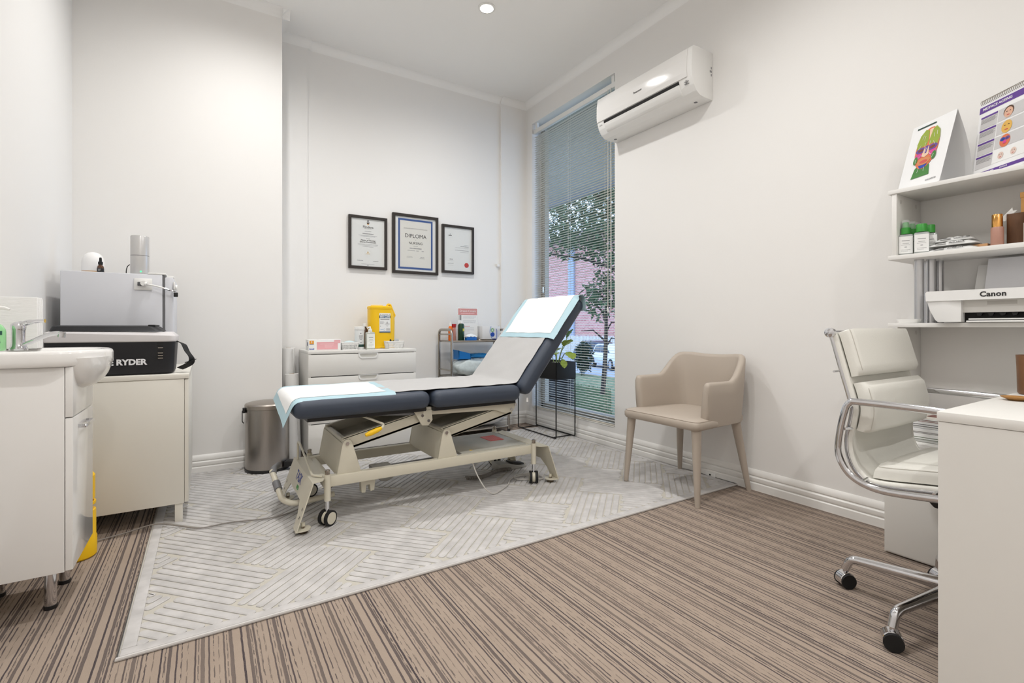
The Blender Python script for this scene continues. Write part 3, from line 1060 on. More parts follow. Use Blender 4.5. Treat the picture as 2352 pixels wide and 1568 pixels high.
def head_pad(u, v, lift=0.0):
    t0, L_ = .345, .47
    s = t0 + u * L_
    y = 2.352 + v * .61
    wv = .0025 * math.sin(17 * s + 8 * y) + .002 * math.sin(29 * y - 5 * s)
    off = .0115 + abs(wv) + lift
    end = .672
    if s > end:
        d = s - end
        k = min(d / .055, 1.0) * PI / 2
        p = BT @ Vector((end + .034 * math.sin(k), y, off - .045 * (1 - math.cos(k))))
        ex = max(0, d - .055)
        nrm_ = BT.to_3x3() @ Vector((.8, 0, .6))
        return p + Vector((.10 * ex, 0, -ex)) + (nrm_ * lift * .3 if d > .02 else nrm_ * 0)
    p = BT @ Vector((s, y, off))
    if y < 2.385:
        p = BT @ Vector((s, y, off - (2.385 - y) * .5))
    return p
pad('absorbent_pad', 'white absorbent pad with blue edge over the raised head of the couch', head_pad, .0022)

# power lead of the couch on the floor
LEAD = M('grey_lead', (140, 134, 128), 0.5, var=0.03)
pts = [(-.46, 2.80, .005), (-.32, 2.83, .012), (-.20, 2.83, .03), (-.11, 2.78, .02), (-.02, 2.70, .018), (.10, 2.70, .018), (.28, 2.66, .018), (.42, 2.72, .018), (.52, 2.80, .02), (.62, 2.80, .10), (.70, 2.72, .17)]
tag(MB().tube(catmull(pts, 8), .0032, n=6).build('power_lead', LEAD), 'thin grey power lead running from behind the basin to the couch', 'cable')
pts = [(1.28, 2.46, .19), (1.30, 2.44, .12), (1.33, 2.40, .05), (1.37, 2.385, .018), (1.42, 2.40, .018), (1.52, 2.47, .018), (1.60, 2.56, .018), (1.70, 2.58, .018), (1.78, 2.53, .018), (1.77, 2.46, .018), (1.70, 2.48, .020), (1.62, 2.53, .022), (1.66, 2.60, .020), (1.78, 2.58, .020)]
tag(MB().tube(catmull(pts, 7), .0038, n=6).build('handset_lead', M('pale_lead', (196, 192, 186), 0.5)), 'pale grey handset lead drooping from the couch rail onto the rug', 'cable')
# coiled cable
pts = []
for i in range(260):
    a = i * .9
    s = i / 260
    cx_ = 1.36 + .34 * s
    cy_ = 2.70 - .03 * math.sin(6 * s)
    pts.append((cx_, cy_ + .011 * math.cos(a), RZ + .013 + .011 * math.sin(a)))
tag(MB().tube(pts, .0028, n=5).build('coiled_cable', LEAD), 'grey coiled cable lying on the rug under the couch', 'cable')
# foot switch under the couch
fs = thing('foot_switch', 'grey pedal foot switch lying under the head end of the couch', 'foot switch', (1.66, 2.78, RZ))
MB().prism([(1.62, RZ), (1.84, RZ), (1.84, RZ + .010), (1.78, RZ + .016), (1.68, RZ + .045), (1.62, RZ + .045)], 2.74, 2.84, 'Y', .004).build('housing', M('switch_grey', (168, 166, 160), 0.45), fs)
MB().prism([(1.72, RZ + .036), (1.83, RZ + .016), (1.83, RZ + .024), (1.72, RZ + .046)], 2.76, 2.82, 'Y', .002).build('pedal', BLACK, fs)
# ------------------------------------------------------------------ basin vanity
va = thing('vanity_unit', 'small white gloss vanity cabinet on chrome legs under the basin', 'vanity cabinet', (-.52, 2.3, 0))
VX0, VX1, VY0, VY1, VZ0, VZ1 = XL + .004, -.389, 2.12, 2.452, .155, .822
MB().box((VX0, VY0, VZ0), (VX1, VY1, VZ1), .0015).build('carcase', WHITE_GLOSS, va)
dr = MB().box((VX1 + .002, VY0, VZ0 + .004), (VX1 + .021, VY1, .655), .0015).build('door', WHITE_GLOSS, va)
MB().box((VX1 + .002, VY0, .659), (VX1 + .021, VY1, VZ1), .0015).build('drawer_front', WHITE_GLOSS, va)
MB().tube(fillet([(VX1 + .021, 2.20, .615), (VX1 + .043, 2.20, .615), (VX1 + .043, 2.33, .615), (VX1 + .021, 2.33, .615)], .004), .006, n=4, flat=(.0045, .006)).build('handle', CHROME, dr)
for (lx, ly) in ((-.445, 2.235), (-.445, 2.43), (-.62, 2.2), (-.62, 2.43)):
    lg = MB().cyl((lx, ly, .012), (lx, ly, VZ0), .0165, n=20).build('leg', CHROME, va)
    MB().cyl((lx, ly, 0.001), (lx, ly, .013), .0185, n=20).build('leg_foot', BLACK, lg)
bs = thing('basin', 'white ceramic hand basin with a bowl bulging out over the vanity', 'basin', (-.5, 2.3, VZ1))
outl = [(XL + .003, 2.095), (-.42, 2.095), (-.385, 2.103), (-.352, 2.128), (-.322, 2.17), (-.300, 2.22), (-.290, 2.27), (-.288, 2.305), (-.290, 2.34), (-.300, 2.39), (-.322, 2.44), (-.352, 2.478), (-.385, 2.500), (-.42, 2.507), (XL + .003, 2.507)]
def cast(poly, c, a):
    d = Vector((math.cos(a), math.sin(a)))
    best = None
    n = len(poly)
    for i in range(n):
        p, q = Vector(poly[i]), Vector(poly[(i + 1) % n])
        e = q - p
        den = d.x * e.y - d.y * e.x
        if abs(den) < 1e-9:
            continue
        w_ = p - Vector(c)
        t = (w_.x * e.y - w_.y * e.x) / den
        s = (w_.x * d.y - w_.y * d.x) / den
        if t > 0 and -1e-6 <= s <= 1 + 1e-6 and (best is None or t < best):
            best = t
    return best
bc = (-.47, 2.30)
NA = 72
angs = [2 * PI * i / NA for i in range(NA)]
outer = [cast(outl, bc, a) for a in angs]
def ring(rads, z):
    return [(bc[0] + r * math.cos(a), bc[1] + r * math.sin(a), z) for r, a in zip(rads, angs)]
def inner(k):
    return [min(r - .028, .150 * k / math.sqrt((math.cos(a) / 1.0) ** 2 + (math.sin(a) * .92) ** 2)) for r, a in zip(outer, angs)]
rings = [ring([r - .006 for r in outer], .824), ring([r - .001 for r in outer], .830), ring(outer, .842), ring(outer, .864), ring([r - .004 for r in outer], .872), ring([r - .012 for r in outer], .876), ring([r * .0 + i for r, i in zip(outer, inner(1.0))], .874), ring(inner(.93), .862), ring(inner(.8), .83), ring(inner(.5), .79), ring(inner(.1), .782)]
MB().loft(rings).build('basin_top', WHITE_GLOSS, bs, smooth=60)
# bowl under the bulge
rb = []
for k in range(9):
    a = PI / 2 * k / 8
    f_ = math.cos(a)
    zz = .850 - .112 * math.sin(a)
    row = []
    for i in range(40):
        t = PI * i / 39 - PI / 2
        row.append((-.372 + .082 * max(f_, .03) * math.cos(t), 2.302 + .182 * max(f_, .05) ** .9 * math.sin(t), zz))
    row.append((-.3675, row[-1][1], zz))
    row.append((-.3675, row[0][1], zz))
    rb.append(row)
MB().loft(rb).build('bowl_underside', WHITE_GLOSS, bs, smooth=60)

tp = thing('mixer_tap', 'chrome single lever mixer tap on the basin', 'tap', (-.530, 2.262, .876))
MB().lathe([(.0, 0), (.023, 0), (.024, .006), (.0195, .014), (.0175, .022), (.0175, .066), (.0185, .072), (0, .072)], (-.530, 2.262, .875), n=24).build('body', CHROME, tp)
MB().tube(catmull([(-.520, 2.258, .892), (-.490, 2.250, .907), (-.455, 2.242, .926), (-.430, 2.236, .932), (-.412, 2.233, .929)], 5), .0082, n=12, flat=(.0095, .0075)).build('spout', CHROME, tp)
MB().cyl((-.418, 2.234, .918), (-.416, 2.234, .936), .0105, n=16).build('aerator', CHROME, tp)
lvv = MB().lathe([(.0, 0), (.0185, 0), (.0195, .012), (.017, .018), (.008, .023), (0, .024)], (-.530, 2.262, .947), n=24)
lvv.tube(catmull([(-.527, 2.262, .960), (-.505, 2.254, .968), (-.480, 2.246, .973), (-.460, 2.240, .974)], 4), [.012] * 2 + [.009] * 4 + [.0065] * 7, n=10, flat=None)
lvv.build('lever', CHROME, tp)

sp = thing('soap_dispenser', 'green liquid soap bottle with white pump on the basin', 'soap bottle', (-.583, 2.225, .876))
SOAP = M('green_soap', (150, 214, 150), 0.12, var=0.08, scale=20, coat=0.6)
MB().lathe([(.0, .0), (.030, .0), (.0325, .004), (.0325, .060), (.031, .070), (.024, .083), (.017, .088), (.0, .088)], (-.583, 2.225, .876), n=28).build('bottle', SOAP, sp)
MB().lathe([(.0, 0), (.0175, 0), (.0175, .018), (.010, .020), (.009, .028), (.0, .028)], (-.583, 2.225, .963), n=20).build('collar', WHITE_PL, sp)
MB().cyl((-.583, 2.225, .988), (-.583, 2.225, 1.014), .0055, n=10).tube([(-.60, 2.228, 1.016), (-.583, 2.225, 1.017), (-.555, 2.220, 1.015), (-.540, 2.217, 1.010)], [.005, .0075, .006, .004], n=10).build('pump_head', WHITE_PL, sp)
mm = MB()
for i in range(7):
    a = math.radians(-72 + i * 6)
    n_ = Vector((math.cos(a), math.sin(a), 0))
    mm.box((-.0018, -.0065, 0), (.0018, .0065, .0004), mat=frame_axes(Vector((-.583, 2.225, .934)) + n_ * .0326, (-n_.y, n_.x, 0), (0, 0, 1)))
mm.build('brand_label', M('label_dark_green', (40, 84, 74), 0.5), sp)
nd = Vector((math.cos(math.radians(-52)), math.sin(math.radians(-52)), 0))
MB().lathe([(.0055, 0), (.007, 0), (.007, .0004), (.0055, .0004)], n=16, mat=frame_axes(Vector((-.583, 2.225, .904)) + nd * .0327, (-nd.y, nd.x, 0), (0, 0, 1)), sx=.8).build('round_mark', M('label_dark_green'), sp)

tw = thing('paper_towel_stack', 'thick stack of white paper hand towels on the basin ledge', 'paper towels', (-.575, 2.43, .876))
PT = M('towel_paper', (240, 239, 237), 0.9, bump=0.6, scale=30, var=0.02, aniso=(1, 1, 14))
for i in range(9):
    MB().box((-.650 + .001 * (i % 2), 2.385 + i * .0095, .8765), (-.510 - .0012 * (i % 3), 2.3945 + i * .0095, 1.060 - .0015 * (i % 3)), .003).build('folded_towel', PT, tw)

# yellow container on the floor
yc = thing('yellow_container', 'yellow plastic sharps container standing on the floor beside the vanity', 'container', (-.457, 2.672, 0))
MB().lathe([(.0, .001), (.064, .001), (.070, .008), (.070, .080), (.067, .086), (.067, .180), (.066, .192), (.058, .196), (.056, .200), (.056, .235), (.064, .240), (.064, .335), (.056, .346), (.0, .348)], (-.457, 2.672, 0), n=32).build('body', YELLOW, yc)
MB().lathe([(.0585, 0), (.066, 0), (.067, .006), (.066, .012), (.0585, .012)], (-.457, 2.672, .215), n=32).build('lid_seal', YELLOW, yc)

# ------------------------------------------------------------------ white cabinet with fridge and cool box
cb = thing('storage_cabinet', 'white low cabinet on short legs standing past the basin', 'cabinet', (-.37, 3.25, 0))
CX0, CX1, CY0, CY1 = XL + .006, -.088, 2.862, 3.66
CAB = M('cabinet_melamine', (228, 224, 214), 0.42, var=0.008)
MB().box((CX0, CY0, .098), (CX1, CY1, .703), .002).build('carcase', CAB, cb)
MB().box((CX0, CY0 - .004, .704), (CX1 + .02, CY1, .727), .002).build('top_board', CAB, cb)
for (y0, y1) in ((CY0 + .002, 3.258), (3.262, CY1 - .002)):
    d_ = MB().box((CX1 + .001, y0, .102), (CX1 + .018, y1, .700), .002).build('door', CAB, cb)
    ky = y1 - .05 if y0 < 3 else y0 + .05
    MB().lathe([(.0, 0), (.006, 0), (.006, .012), (.011, .018), (.011, .022), (0, .024)], n=14, mat=frame_axes((CX1 + .018, ky if y0 > 3 else CY0 + .03, .44), (0, 0, 1), (0, 1, 0))).build('knob', CHROME, d_)
for (lx, ly) in ((CX1 - .022, CY0 + .022), (CX1 - .022, CY1 - .03), (CX0 + .03, CY0 + .022), (CX0 + .03, CY1 - .03)):
    MB().box((lx - .016, ly - .016, .001), (lx + .016, ly + .016, .099), .002).build('leg', CAB, cb)

fg = thing('bar_fridge', 'small pale grey bar fridge on the cabinet behind the cool box', 'fridge', (-.4, 3.42, .728))
FRM = M('fridge_enamel', (216, 217, 222), 0.3, var=0.008)
MB().box((-.608, 3.225, .7285), (-.196, 3.63, 1.236), .005).build('body', FRM, fg)
MB().box((-.196, 3.230, .735), (-.186, 3.625, 1.230)).build('door_seal', M('grey_gasket', (110, 110, 112), 0.5), fg)
MB().box((-.186, 3.225, .7285), (-.148, 3.63, 1.224), .006).build('door', FRM, fg)
MB().box((-.26, 3.225, 1.236), (-.18, 3.60, 1.245), .002).build('hinge_cover', WHITE_PL, fg)
MB().box((-.178, 3.235, 1.222), (-.146, 3.29, 1.233), .003).build('hinge_cap', WHITE_PL, fg)
lk = thing('cable_lock', 'white stick-on cable lock joining the fridge side and door', 'lock', (-.28, 3.22, 1.18))
MB().box((-.318, 3.219, 1.150), (-.240, 3.2245, 1.212), .003).build('adhesive_plate', WHITE_PL, lk)
MB().box((-.302, 3.205, 1.172), (-.284, 3.219, 1.192), .003).build('key_barrel', M('smoky_grey', (90, 90, 92), 0.3), lk)
MB().cyl((-.276, 3.222, 1.185), (-.276, 3.196, 1.185), .0135, n=18).cyl((-.270, 3.202, 1.183), (-.262, 3.200, 1.180), .011, n=14).build('boss', WHITE_PL, lk)
MB().tube(catmull([(-.268, 3.200, 1.181), (-.22, 3.195, 1.172), (-.18, 3.195, 1.160), (-.150, 3.198, 1.150)], 5), .0042, n=8).build('cable', WHITE_PL, lk)
MB().tube(catmull([(-.185, 3.194, 1.161), (-.16, 3.194, 1.152), (-.142, 3.20, 1.148), (-.135, 3.215, 1.155)], 5), .0046, n=8).build('cable_sheath', CHROME, lk)
MB().box((-.1475, 3.212, 1.158), (-.140, 3.26, 1.200), .002).cyl((-.139, 3.232, 1.168), (-.130, 3.232, 1.168), .017, n=18).build('door_bracket', WHITE_PL, lk)
MB().box((-.146, 3.196, 1.118), (-.126, 3.206, 1.142), .003).build('padlock', BLACK, lk)

ck = thing('cool_box', 'black cool box with light grey lid band and carry strap on the cabinet', 'cool box', (-.37, 3.05, .728))
def rrect(x0, x1, y0, y1, r, z, n=5):
    pts = []
    for (cx_, cy_, a0) in ((x1 - r, y0 + r, -PI / 2), (x1 - r, y1 - r, 0), (x0 + r, y1 - r, PI / 2), (x0 + r, y0 + r, PI)):
        for i in range(n + 1):
            a = a0 + PI / 2 * i / n
            pts.append((cx_ + r * math.cos(a), cy_ + r * math.sin(a), z))
    return pts
kx0, kx1, ky0, ky1 = -.605, -.125, 2.895, 3.205
def kr(z, e, r=.03):
    return rrect(kx0 - e, kx1 + e, ky0 - e, ky1 + e, r, z)
CBK = M('cool_box_black', (24, 24, 28), 0.55, bump=0.15, scale=300, var=0.08)
MB().loft([kr(.7285, -.016), kr(.735, -.008), kr(.76, -.006), kr(.885, 0.0)]).build('body', CBK, ck)
CBG = M('cool_box_grey', (212, 208, 208), 0.45, var=0.01)
def band(z_l, z_r, e_):
    out = rrect(kx0 - e_, kx1 + e_, ky0 - e_, ky1 + e_, .03, 0)
    return [(x, y, z_l + (z_r - z_l) * (x - kx0) / (kx1 - kx0)) for x, y, z in out]
MB().loft([kr(.884, .001), kr(.888, .004), kr(.908, .004), band(.928, .912, .003), band(.936, .930, -.018)]).build('lid_band', CBG, ck)
MB().loft([[(x, y, z) for x, y, z in rrect(kx0 + .014, kx1 - .05, ky0 + .012, ky1 - .012, .03, .935)], rrect(kx0 + .022, kx1 - .075, ky0 + .025, ky1 - .025, .03, .957), rrect(kx0 + .035, kx1 - .10, ky0 + .04, ky1 - .04, .03, .962)]).build('lid_top', CBK, ck)
MB().box((-.235, ky0 + .03, .958), (-.205, ky1 - .03, .966), .003).build('lid_ridge', CBK, ck)
text('THE RYDER', .037, (-.238, ky0 + .0008, .788), (1, 0, 0), (0, 0, 1), M('print_white', (236, 236, 238), 0.5), ck, align='RIGHT', bold=.0016)
mm = MB()
for i in range(7):
    mm.box((-.198, ky0 + .0002, .800 + i * .0125), (-.172, ky0 + .004, .807 + i * .0125))
mm.build('vent_slot', DARK, ck)
mm = MB()
for i in (0, 1, 2, 4):
    mm.box((-.194, ky0 - .0002, .803 + i * .0125), (-.174, ky0 + .001, .8065 + i * .0125))
mm.build('vent_fin', STEEL_TUBE, ck)
st = catmull([(-.118, 3.00, .878), (-.095, 2.97, .868), (-.078, 2.95, .83), (-.060, 2.94, .800), (-.062, 2.95, .775), (-.085, 2.97, .757), (-.110, 2.99, .744)], 5)
mm = MB()
mm.loft([[(p.x - .012, p.y - .012, p.z + .006), (p.x + .012, p.y + .012, p.z - .006), (p.x + .013, p.y + .012, p.z - .003), (p.x - .011, p.y - .012, p.z + .009)] for p in st])
mm.loft([[(p[0], p[1] - .012, p[2]), (p[0], p[1] + .012, p[2]), (p[0] + .001, p[1] + .012, p[2] - .003), (p[0] + .001, p[1] - .012, p[2] - .003)] for p in [(-.088, 2.955, .778), (-.060, 2.945, .786), (-.040, 2.94, .795)]])
mm.build('carry_strap', BLACK_SOFT, ck)

# on top of the fridge
df = thing('aroma_diffuser', 'white dome aroma diffuser with pale wood base on the fridge', 'diffuser', (-.502, 3.36, 1.236))
MB().lathe([(.0, 0), (.046, 0), (.048, .004), (.048, .012), (.0, .012)], (-.502, 3.36, 1.2365), n=32).build('wood_base', M('pale_wood', (206, 168, 124), 0.5, bump=0.1, scale=30, var=0.1), df)
MB().lathe([(.0475, .012), (.0485, .020), (.0485, .055), (.045, .078), (.036, .097), (.022, .109), (.006, .113), (0, .1132)], (-.502, 3.36, 1.2365), n=32).build('dome', M('frosted_white', (242, 241, 240), 0.45, var=0.005), df)
db = thing('dropper_bottle', 'tiny amber dropper bottle with black cap in front of the diffuser', 'bottle', (-.462, 3.285, 1.236))
MB().lathe([(.0, 0), (.0135, 0), (.0145, .003), (.0145, .028), (.012, .036), (.007, .040), (.007, .044), (0, .044)], (-.462, 3.285, 1.2365), n=20).build('glass', M('amber_glass', (82, 48, 26), 0.12, var=0.05, coat=0.5), db)
MB().lathe([(.0148, 0), (.0151, .0), (.0151, .020), (.0148, .020)], (-.462, 3.285, 1.2395), n=20).build('label', BLACK, db)
MB().lathe([(.0, 0), (.010, 0), (.010, .014), (.006, .016), (.0055, .030), (.0045, .036), (0, .0375)], (-.462, 3.285, 1.279), n=16).build('dropper', BLACK_SOFT, db)
mm = MB()
bars(mm, (-.470, 3.2698, 1.246), (1, 0, 0), (0, 0, 1), [(0, 0, .010, .0012), (0, .003, .008, .0042), (0, .007, .011, .009)], .0005)
mm.build('label_print', INKL, db)
sl = thing('silver_cylinder_speaker', 'silver cylindrical device with green light standing on the fridge', 'speaker', (-.306, 3.37, 1.236))
SIL = M('satin_silver', (200, 198, 196), 0.32, 0.35, var=0.02)
MB().lathe([(.0, .0), (.0405, .0), (.0425, .004), (.0425, .109), (0, .109)], (-.306, 3.37, 1.2365), n=36).build('lower_body', SIL, sl)
MB().lathe([(.0415, .1085), (.0415, .1115)], (-.306, 3.37, 1.2365), n=36).build('seam', DARK, sl)
MB().lathe([(0, .111), (.0425, .111), (.0425, .214), (.0405, .218), (.0385, .2185), (.037, .2165), (.030, .2165), (0, .2165)], (-.306, 3.37, 1.2365), n=36).build('upper_body', SIL, sl)
vd = Vector((.18, -.98, 0)).normalized()
MB().lathe([(0, 0), (.0042, 0), (.0042, .001), (0, .001)], n=14, mat=frame_axes(Vector((-.306, 3.37, 1.258)) + vd * .0424, (-vd.y, vd.x, 0), (0, 0, 1))).build('power_light', M('green_led', (60, 230, 120), 0.4, emit=2.5), sl)
MB().tube(catmull([(-.352, 3.385, 1.298), (-.362, 3.38, 1.285), (-.366, 3.375, 1.262), (-.366, 3.375, 1.238)], 5), .0022, n=6).build('lead', BLACK, sl)

# ------------------------------------------------------------------ pedal bin, paper rolls
pbn = thing('pedal_bin', 'brushed steel pedal bin in front of the forward wall', 'bin', (.352, 3.640, RZ))
bx, by_ = .352, 3.640
MB().lathe([(0, 0), (.134, 0), (.136, .004), (.136, .018), (0, .018)], (bx, by_, RZ), n=40).build('base_ring', BLACK, pbn)
MB().lathe([(.131, .012), (.133, .014), (.133, .405), (.130, .407)], (bx, by_, RZ), n=48).build('body', STEEL, pbn)
MB().lathe([(.130, .405), (.136, .407), (.136, .432), (.130, .440), (.110, .446), (.06, .450), (0, .451)], (bx, by_, RZ), n=48).build('lid', M('satin_lid_steel', (172, 164, 156), 0.33, 1.0, var=0.03), pbn)
MB().tube(fillet([(bx - .134, by_ - .02, RZ + .405), (bx - .150, by_ - .02, RZ + .40), (bx - .150, by_ - .02, RZ + .33), (bx - .142, by_ - .02, RZ + .318)], .01), .003, n=6).box((bx - .148, by_ - .035, RZ + .385), (bx - .132, by_ - .005, RZ + .418), .003).build('carry_handle', BLACK, pbn)
MB().prism([(0, 0), (.10, .018), (.10, .024), (.045, .040), (0, .040)], -.035, .035, 'Y', .004, 2, Matrix.Translation((bx + .10, by_ - .085, RZ + .018)) @ Matrix.Rotation(math.radians(-25), 4, 'Z')).build('pedal', BLACK, pbn)

for (nm, lab, p0, p1, r) in (('paper_roll', 'tall white couch paper roll standing in the recess corner', (.532, 4.00, .001), (.530, 4.015, .80), .046), ('paper_roll', 'shorter white couch paper roll leaning between the bin and drawers', (.549, 3.855, .002), (.535, 3.885, .615), .046)):
    t = thing(nm, lab, 'paper roll', p0, 'couch paper rolls in the recess')
    P0, P1 = Vector(p0), Vector(p1)
    dd = (P1 - P0)
    MB().tube([P0 + dd * k for k in (0, .002, .998, 1)], [r - .002, r, r, r - .002], n=32).build('roll', M('roll_paper', (240, 239, 237), 0.85, bump=0.25, scale=15, var=0.015), t)
    MB().tube([P1 - dd * .01, P1 + dd * .002], [.017, .017], n=16).build('cardboard_core', M('cardboard', (178, 146, 108), 0.8, var=0.08), t)
    MB().box((-.0008, -.02, 0), (.0008, .02, dd.length * .985), mat=Matrix.Translation(P0 + Vector((.022, -.046, .004))) @ Vector((0, 0, 1)).rotation_difference(dd).to_matrix().to_4x4()).build('loose_edge', M('roll_paper'), t)

# ------------------------------------------------------------------ chest of drawers
ch = thing('chest_of_drawers', 'white four-drawer chest behind the foot of the treatment couch', 'chest of drawers', (1.01, 3.87, 0))
DX0, DX1, DY0, DY1, DZ = .612, 1.412, 3.672, 4.072, .786
CHW = M('chest_laminate', (232, 230, 225), 0.45, var=0.008)
MB().box((DX0, DY0 + .004, .050), (DX0 + .018, DY1, DZ - .022)).box((DX1 - .018, DY0 + .004, .050), (DX1, DY1, DZ - .022)).box((DX0, DY1 - .01, .05), (DX1, DY1, DZ - .022)).box((DX0 + .018, DY0 + .02, .05), (DX1 - .018, DY1, .07)).build('carcase', CHW, ch, smooth=0)
MB().box((DX0, DY0, DZ - .022), (DX1, DY1, DZ), .0015).build('top_board', CHW, ch)
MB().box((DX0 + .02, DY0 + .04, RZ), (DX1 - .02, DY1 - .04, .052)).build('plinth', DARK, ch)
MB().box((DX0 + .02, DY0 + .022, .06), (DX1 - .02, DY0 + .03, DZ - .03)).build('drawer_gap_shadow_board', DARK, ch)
zt = [DZ - .027, .598, .430, .262, .052]
for i in range(4):
    z1, z0 = zt[i], zt[i + 1] + .006
    ins = .003
    xm = (DX0 + DX1) / 2 + .022
    d_ = MB().box((DX0 + ins, DY0, z0), (DX1 - ins, DY0 + .018, z1), .001).build('drawer_front', CHW, ch)
    # pull: a shallow moulded cup hung from the top edge
    xs = [(-.074, 0), (-.070, -.022), (-.060, -.034), (-.048, -.038), (.048, -.038), (.060, -.034), (.070, -.022), (.074, 0)]
    outer_ = [(xm + a, z1 + b + .002) for a, b in xs]
    inner_ = [(xm + a * .87, z1 + .002 + b * .72) for a, b in xs]
    mm = MB()
    mm.loft([[(a[0], DY0 - .004, a[1]), (b[0], DY0 - .004, b[1]), (b[0], DY0 + .001, b[1]), (a[0], DY0 + .001, a[1])] for a, b in zip(outer_, inner_)])
    mm.box((xm - .074, DY0 - .0045, z1 - .0005), (xm + .074, DY0 + .004, z1 + .0035), .001)
    mm.build('pull', WHITE_PL, d_)
    MB().prism(inner_, DY0 - .0006, DY0 - .0001, 'Y').build('pull_recess', M('pull_recess_grey', (206, 204, 196), 0.5), d_)
MB().lathe([(0, 0), (.008, 0), (.008, .0006), (.005, .0012), (0, .0012)], ((DX0 + DX1) / 2 + .02, DY0 + .05, DZ), n=16).build('lock_disc', STEEL_TUBE, ch)

# things on the chest
gb = thing('glove_box', 'white and pink box of disposable gloves on the chest', 'glove box', (.73, 3.79, DZ))
gx0, gx1, gy0, gy1, gz1 = .628, .852, 3.752, 3.872, DZ + .0795
MB().box((gx0, gy0, DZ + .0005), (gx1, gy1, gz1), .001).build('carton', PAPER, gb)
mm = MB()
bars(mm, (gx0, gy0 - .0001, DZ), (1, 0, 0), (0, 0, 1), [(.056, .007, .203, .062)])
bars(mm, (gx0, gy0 - .0001, DZ), (1, 0, 0), (0, 0, 1), [(.178, .052, .221, .076)], .0006)
mm.build('pink_panel', M('print_soft_pink', (232, 172, 176), 0.5), gb)
mm = MB()
bars(mm, (gx0, gy0 - .0001, DZ), (1, 0, 0), (0, 0, 1), [(.006, .049, .036, .072)])
mm.build('size_patch', ORANGE, gb)
mm = MB()
bars(mm, (gx0, gy0 - .0001, DZ), (1, 0, 0), (0, 0, 1), [(.006, .044, .036, .0485)])
bars(mm, (gx0 - .0001, gy0 + .03, DZ), (0, -1, 0), (0, 0, 1), [(-.03, .035, .0, .06)])
mm.build('size_bar', M('print_slate', (96, 96, 130), 0.5), gb)
text('S', .018, (gx0 + .021, gy0 - .0008, DZ + .0605), (1, 0, 0), (0, 0, 1), PAPER, gb, bold=.0004)
text('Ansell', .014, (gx0 + .021, gy0 - .0004, DZ + .012), (1, 0, 0), (0, 0, 1), M('print_royal', (52, 80, 168), 0.5), gb, bold=.0004)
mm = MB()
bars(mm, (gx0 + .060, gy0 - .0006, DZ), (1, 0, 0), (0, 0, 1), [(.02, .045, .115, .050), (.05, .036, .112, .040), (.05, .029, .112, .032), (.05, .022, .100, .025), (.122, .058, .155, .0605), (.122, .065, .155, .068)], .0005)
mm.build('carton_print', M('print_pale_pink', (244, 200, 202), 0.5), gb)
MB().lathe([(0, 0), (.05, 0), (.05, .0006), (0, .0006)], ((gx0 + gx1) / 2, (gy0 + gy1) / 2, gz1), n=24, sx=1.0, sy=.45).build('dispensing_slot', M('slot_pale', (226, 214, 214), 0.7), gb)

def basket(name, label, x0, x1, y0, y1, z0, h, grp):
    t = thing(name, label, 'basket', ((x0 + x1) / 2, (y0 + y1) / 2, z0), grp)
    tp_ = .008
    m = MB()
    # bottom and rim
    m.box((x0 + tp_, y0 + tp_, z0 + .0006), (x1 - tp_, y1 - tp_, z0 + .0025))
    m.tube([(x0, y0, z0 + h), (x1, y0, z0 + h), (x1, y1, z0 + h), (x0, y1, z0 + h)], .0026, n=6, closed=True)
    def wall_(a, b, a2, b2):
        # a,b top corners; a2,b2 bottom corners: lattice of vertical and horizontal strips
        a, b, a2, b2 = map(Vector, (a, b, a2, b2))
        L_ = (b - a).length
        n = max(4, int(L_ / .0105))
        for i in range(n + 1):
            k = i / n
            p, q = a.lerp(b, k), a2.lerp(b2, k)
            wd = .0022 if 0 < i < n else .004
            m.tube([p, q], wd * .7, n=4)
        for j, k in enumerate((.0, .3, .46, .62, .78, 1.0)):
            m.tube([a.lerp(a2, k), b.lerp(b2, k)], .0018 if 0 < j < 5 else .003, n=4)
        m.tube([a.lerp(a2, .14), b.lerp(b2, .14)], .0042, n=4, flat=(.0012, .0065))
    T = [(x0, y0, z0 + h), (x1, y0, z0 + h), (x1, y1, z0 + h), (x0, y1, z0 + h)]
    B = [(x0 + tp_, y0 + tp_, z0 + .002), (x1 - tp_, y0 + tp_, z0 + .002), (x1 - tp_, y1 - tp_, z0 + .002), (x0 + tp_, y1 - tp_, z0 + .002)]
    for i in range(4):
        wall_(T[i], T[(i + 1) % 4], B[i], B[(i + 1) % 4])
    m.build('lattice', WHITE_PL, t)
    return t
basket('plastic_basket', 'white perforated basket of tissues beside the glove box', .860, .985, 3.752, 3.862, DZ, .054, 'small white baskets on the chest')
mk = M('mask_blue', (206, 226, 230), 0.8, bump=0.3, scale=60, var=0.04)
for k in range(3):
    tag(MB().quadgrid(lambda u, v, k=k: (.868 + u * .075 + .012 * k, 3.775 + v * .075, DZ + .040 + .008 * k + .010 * math.sin(PI * u) * math.cos(PI * (v - .5))), 10, 8, -.002).build('face_mask', mk, smooth=80), ['pale blue face mask, lowest of the pile in the left basket', 'pale blue face mask, middle of the pile in the left basket', 'pale blue face mask, topmost of the pile in the left basket'][k], 'face mask', 'face masks in the left basket')
basket('plastic_basket', 'white perforated basket in front of the yellow container', 1.205, 1.335, 3.735, 3.835, DZ, .058, 'small white baskets on the chest')
tag(MB().tube(catmull([(1.238, 3.785, DZ + .05), (1.240, 3.785, DZ + .072), (1.246, 3.785, DZ + .060), (1.256, 3.785, DZ + .056), (1.266, 3.785, DZ + .062), (1.270, 3.785, DZ + .035)], 4), .005, n=8).build('black_clip', BLACK), 'black hooked clip in the right basket', 'clip')
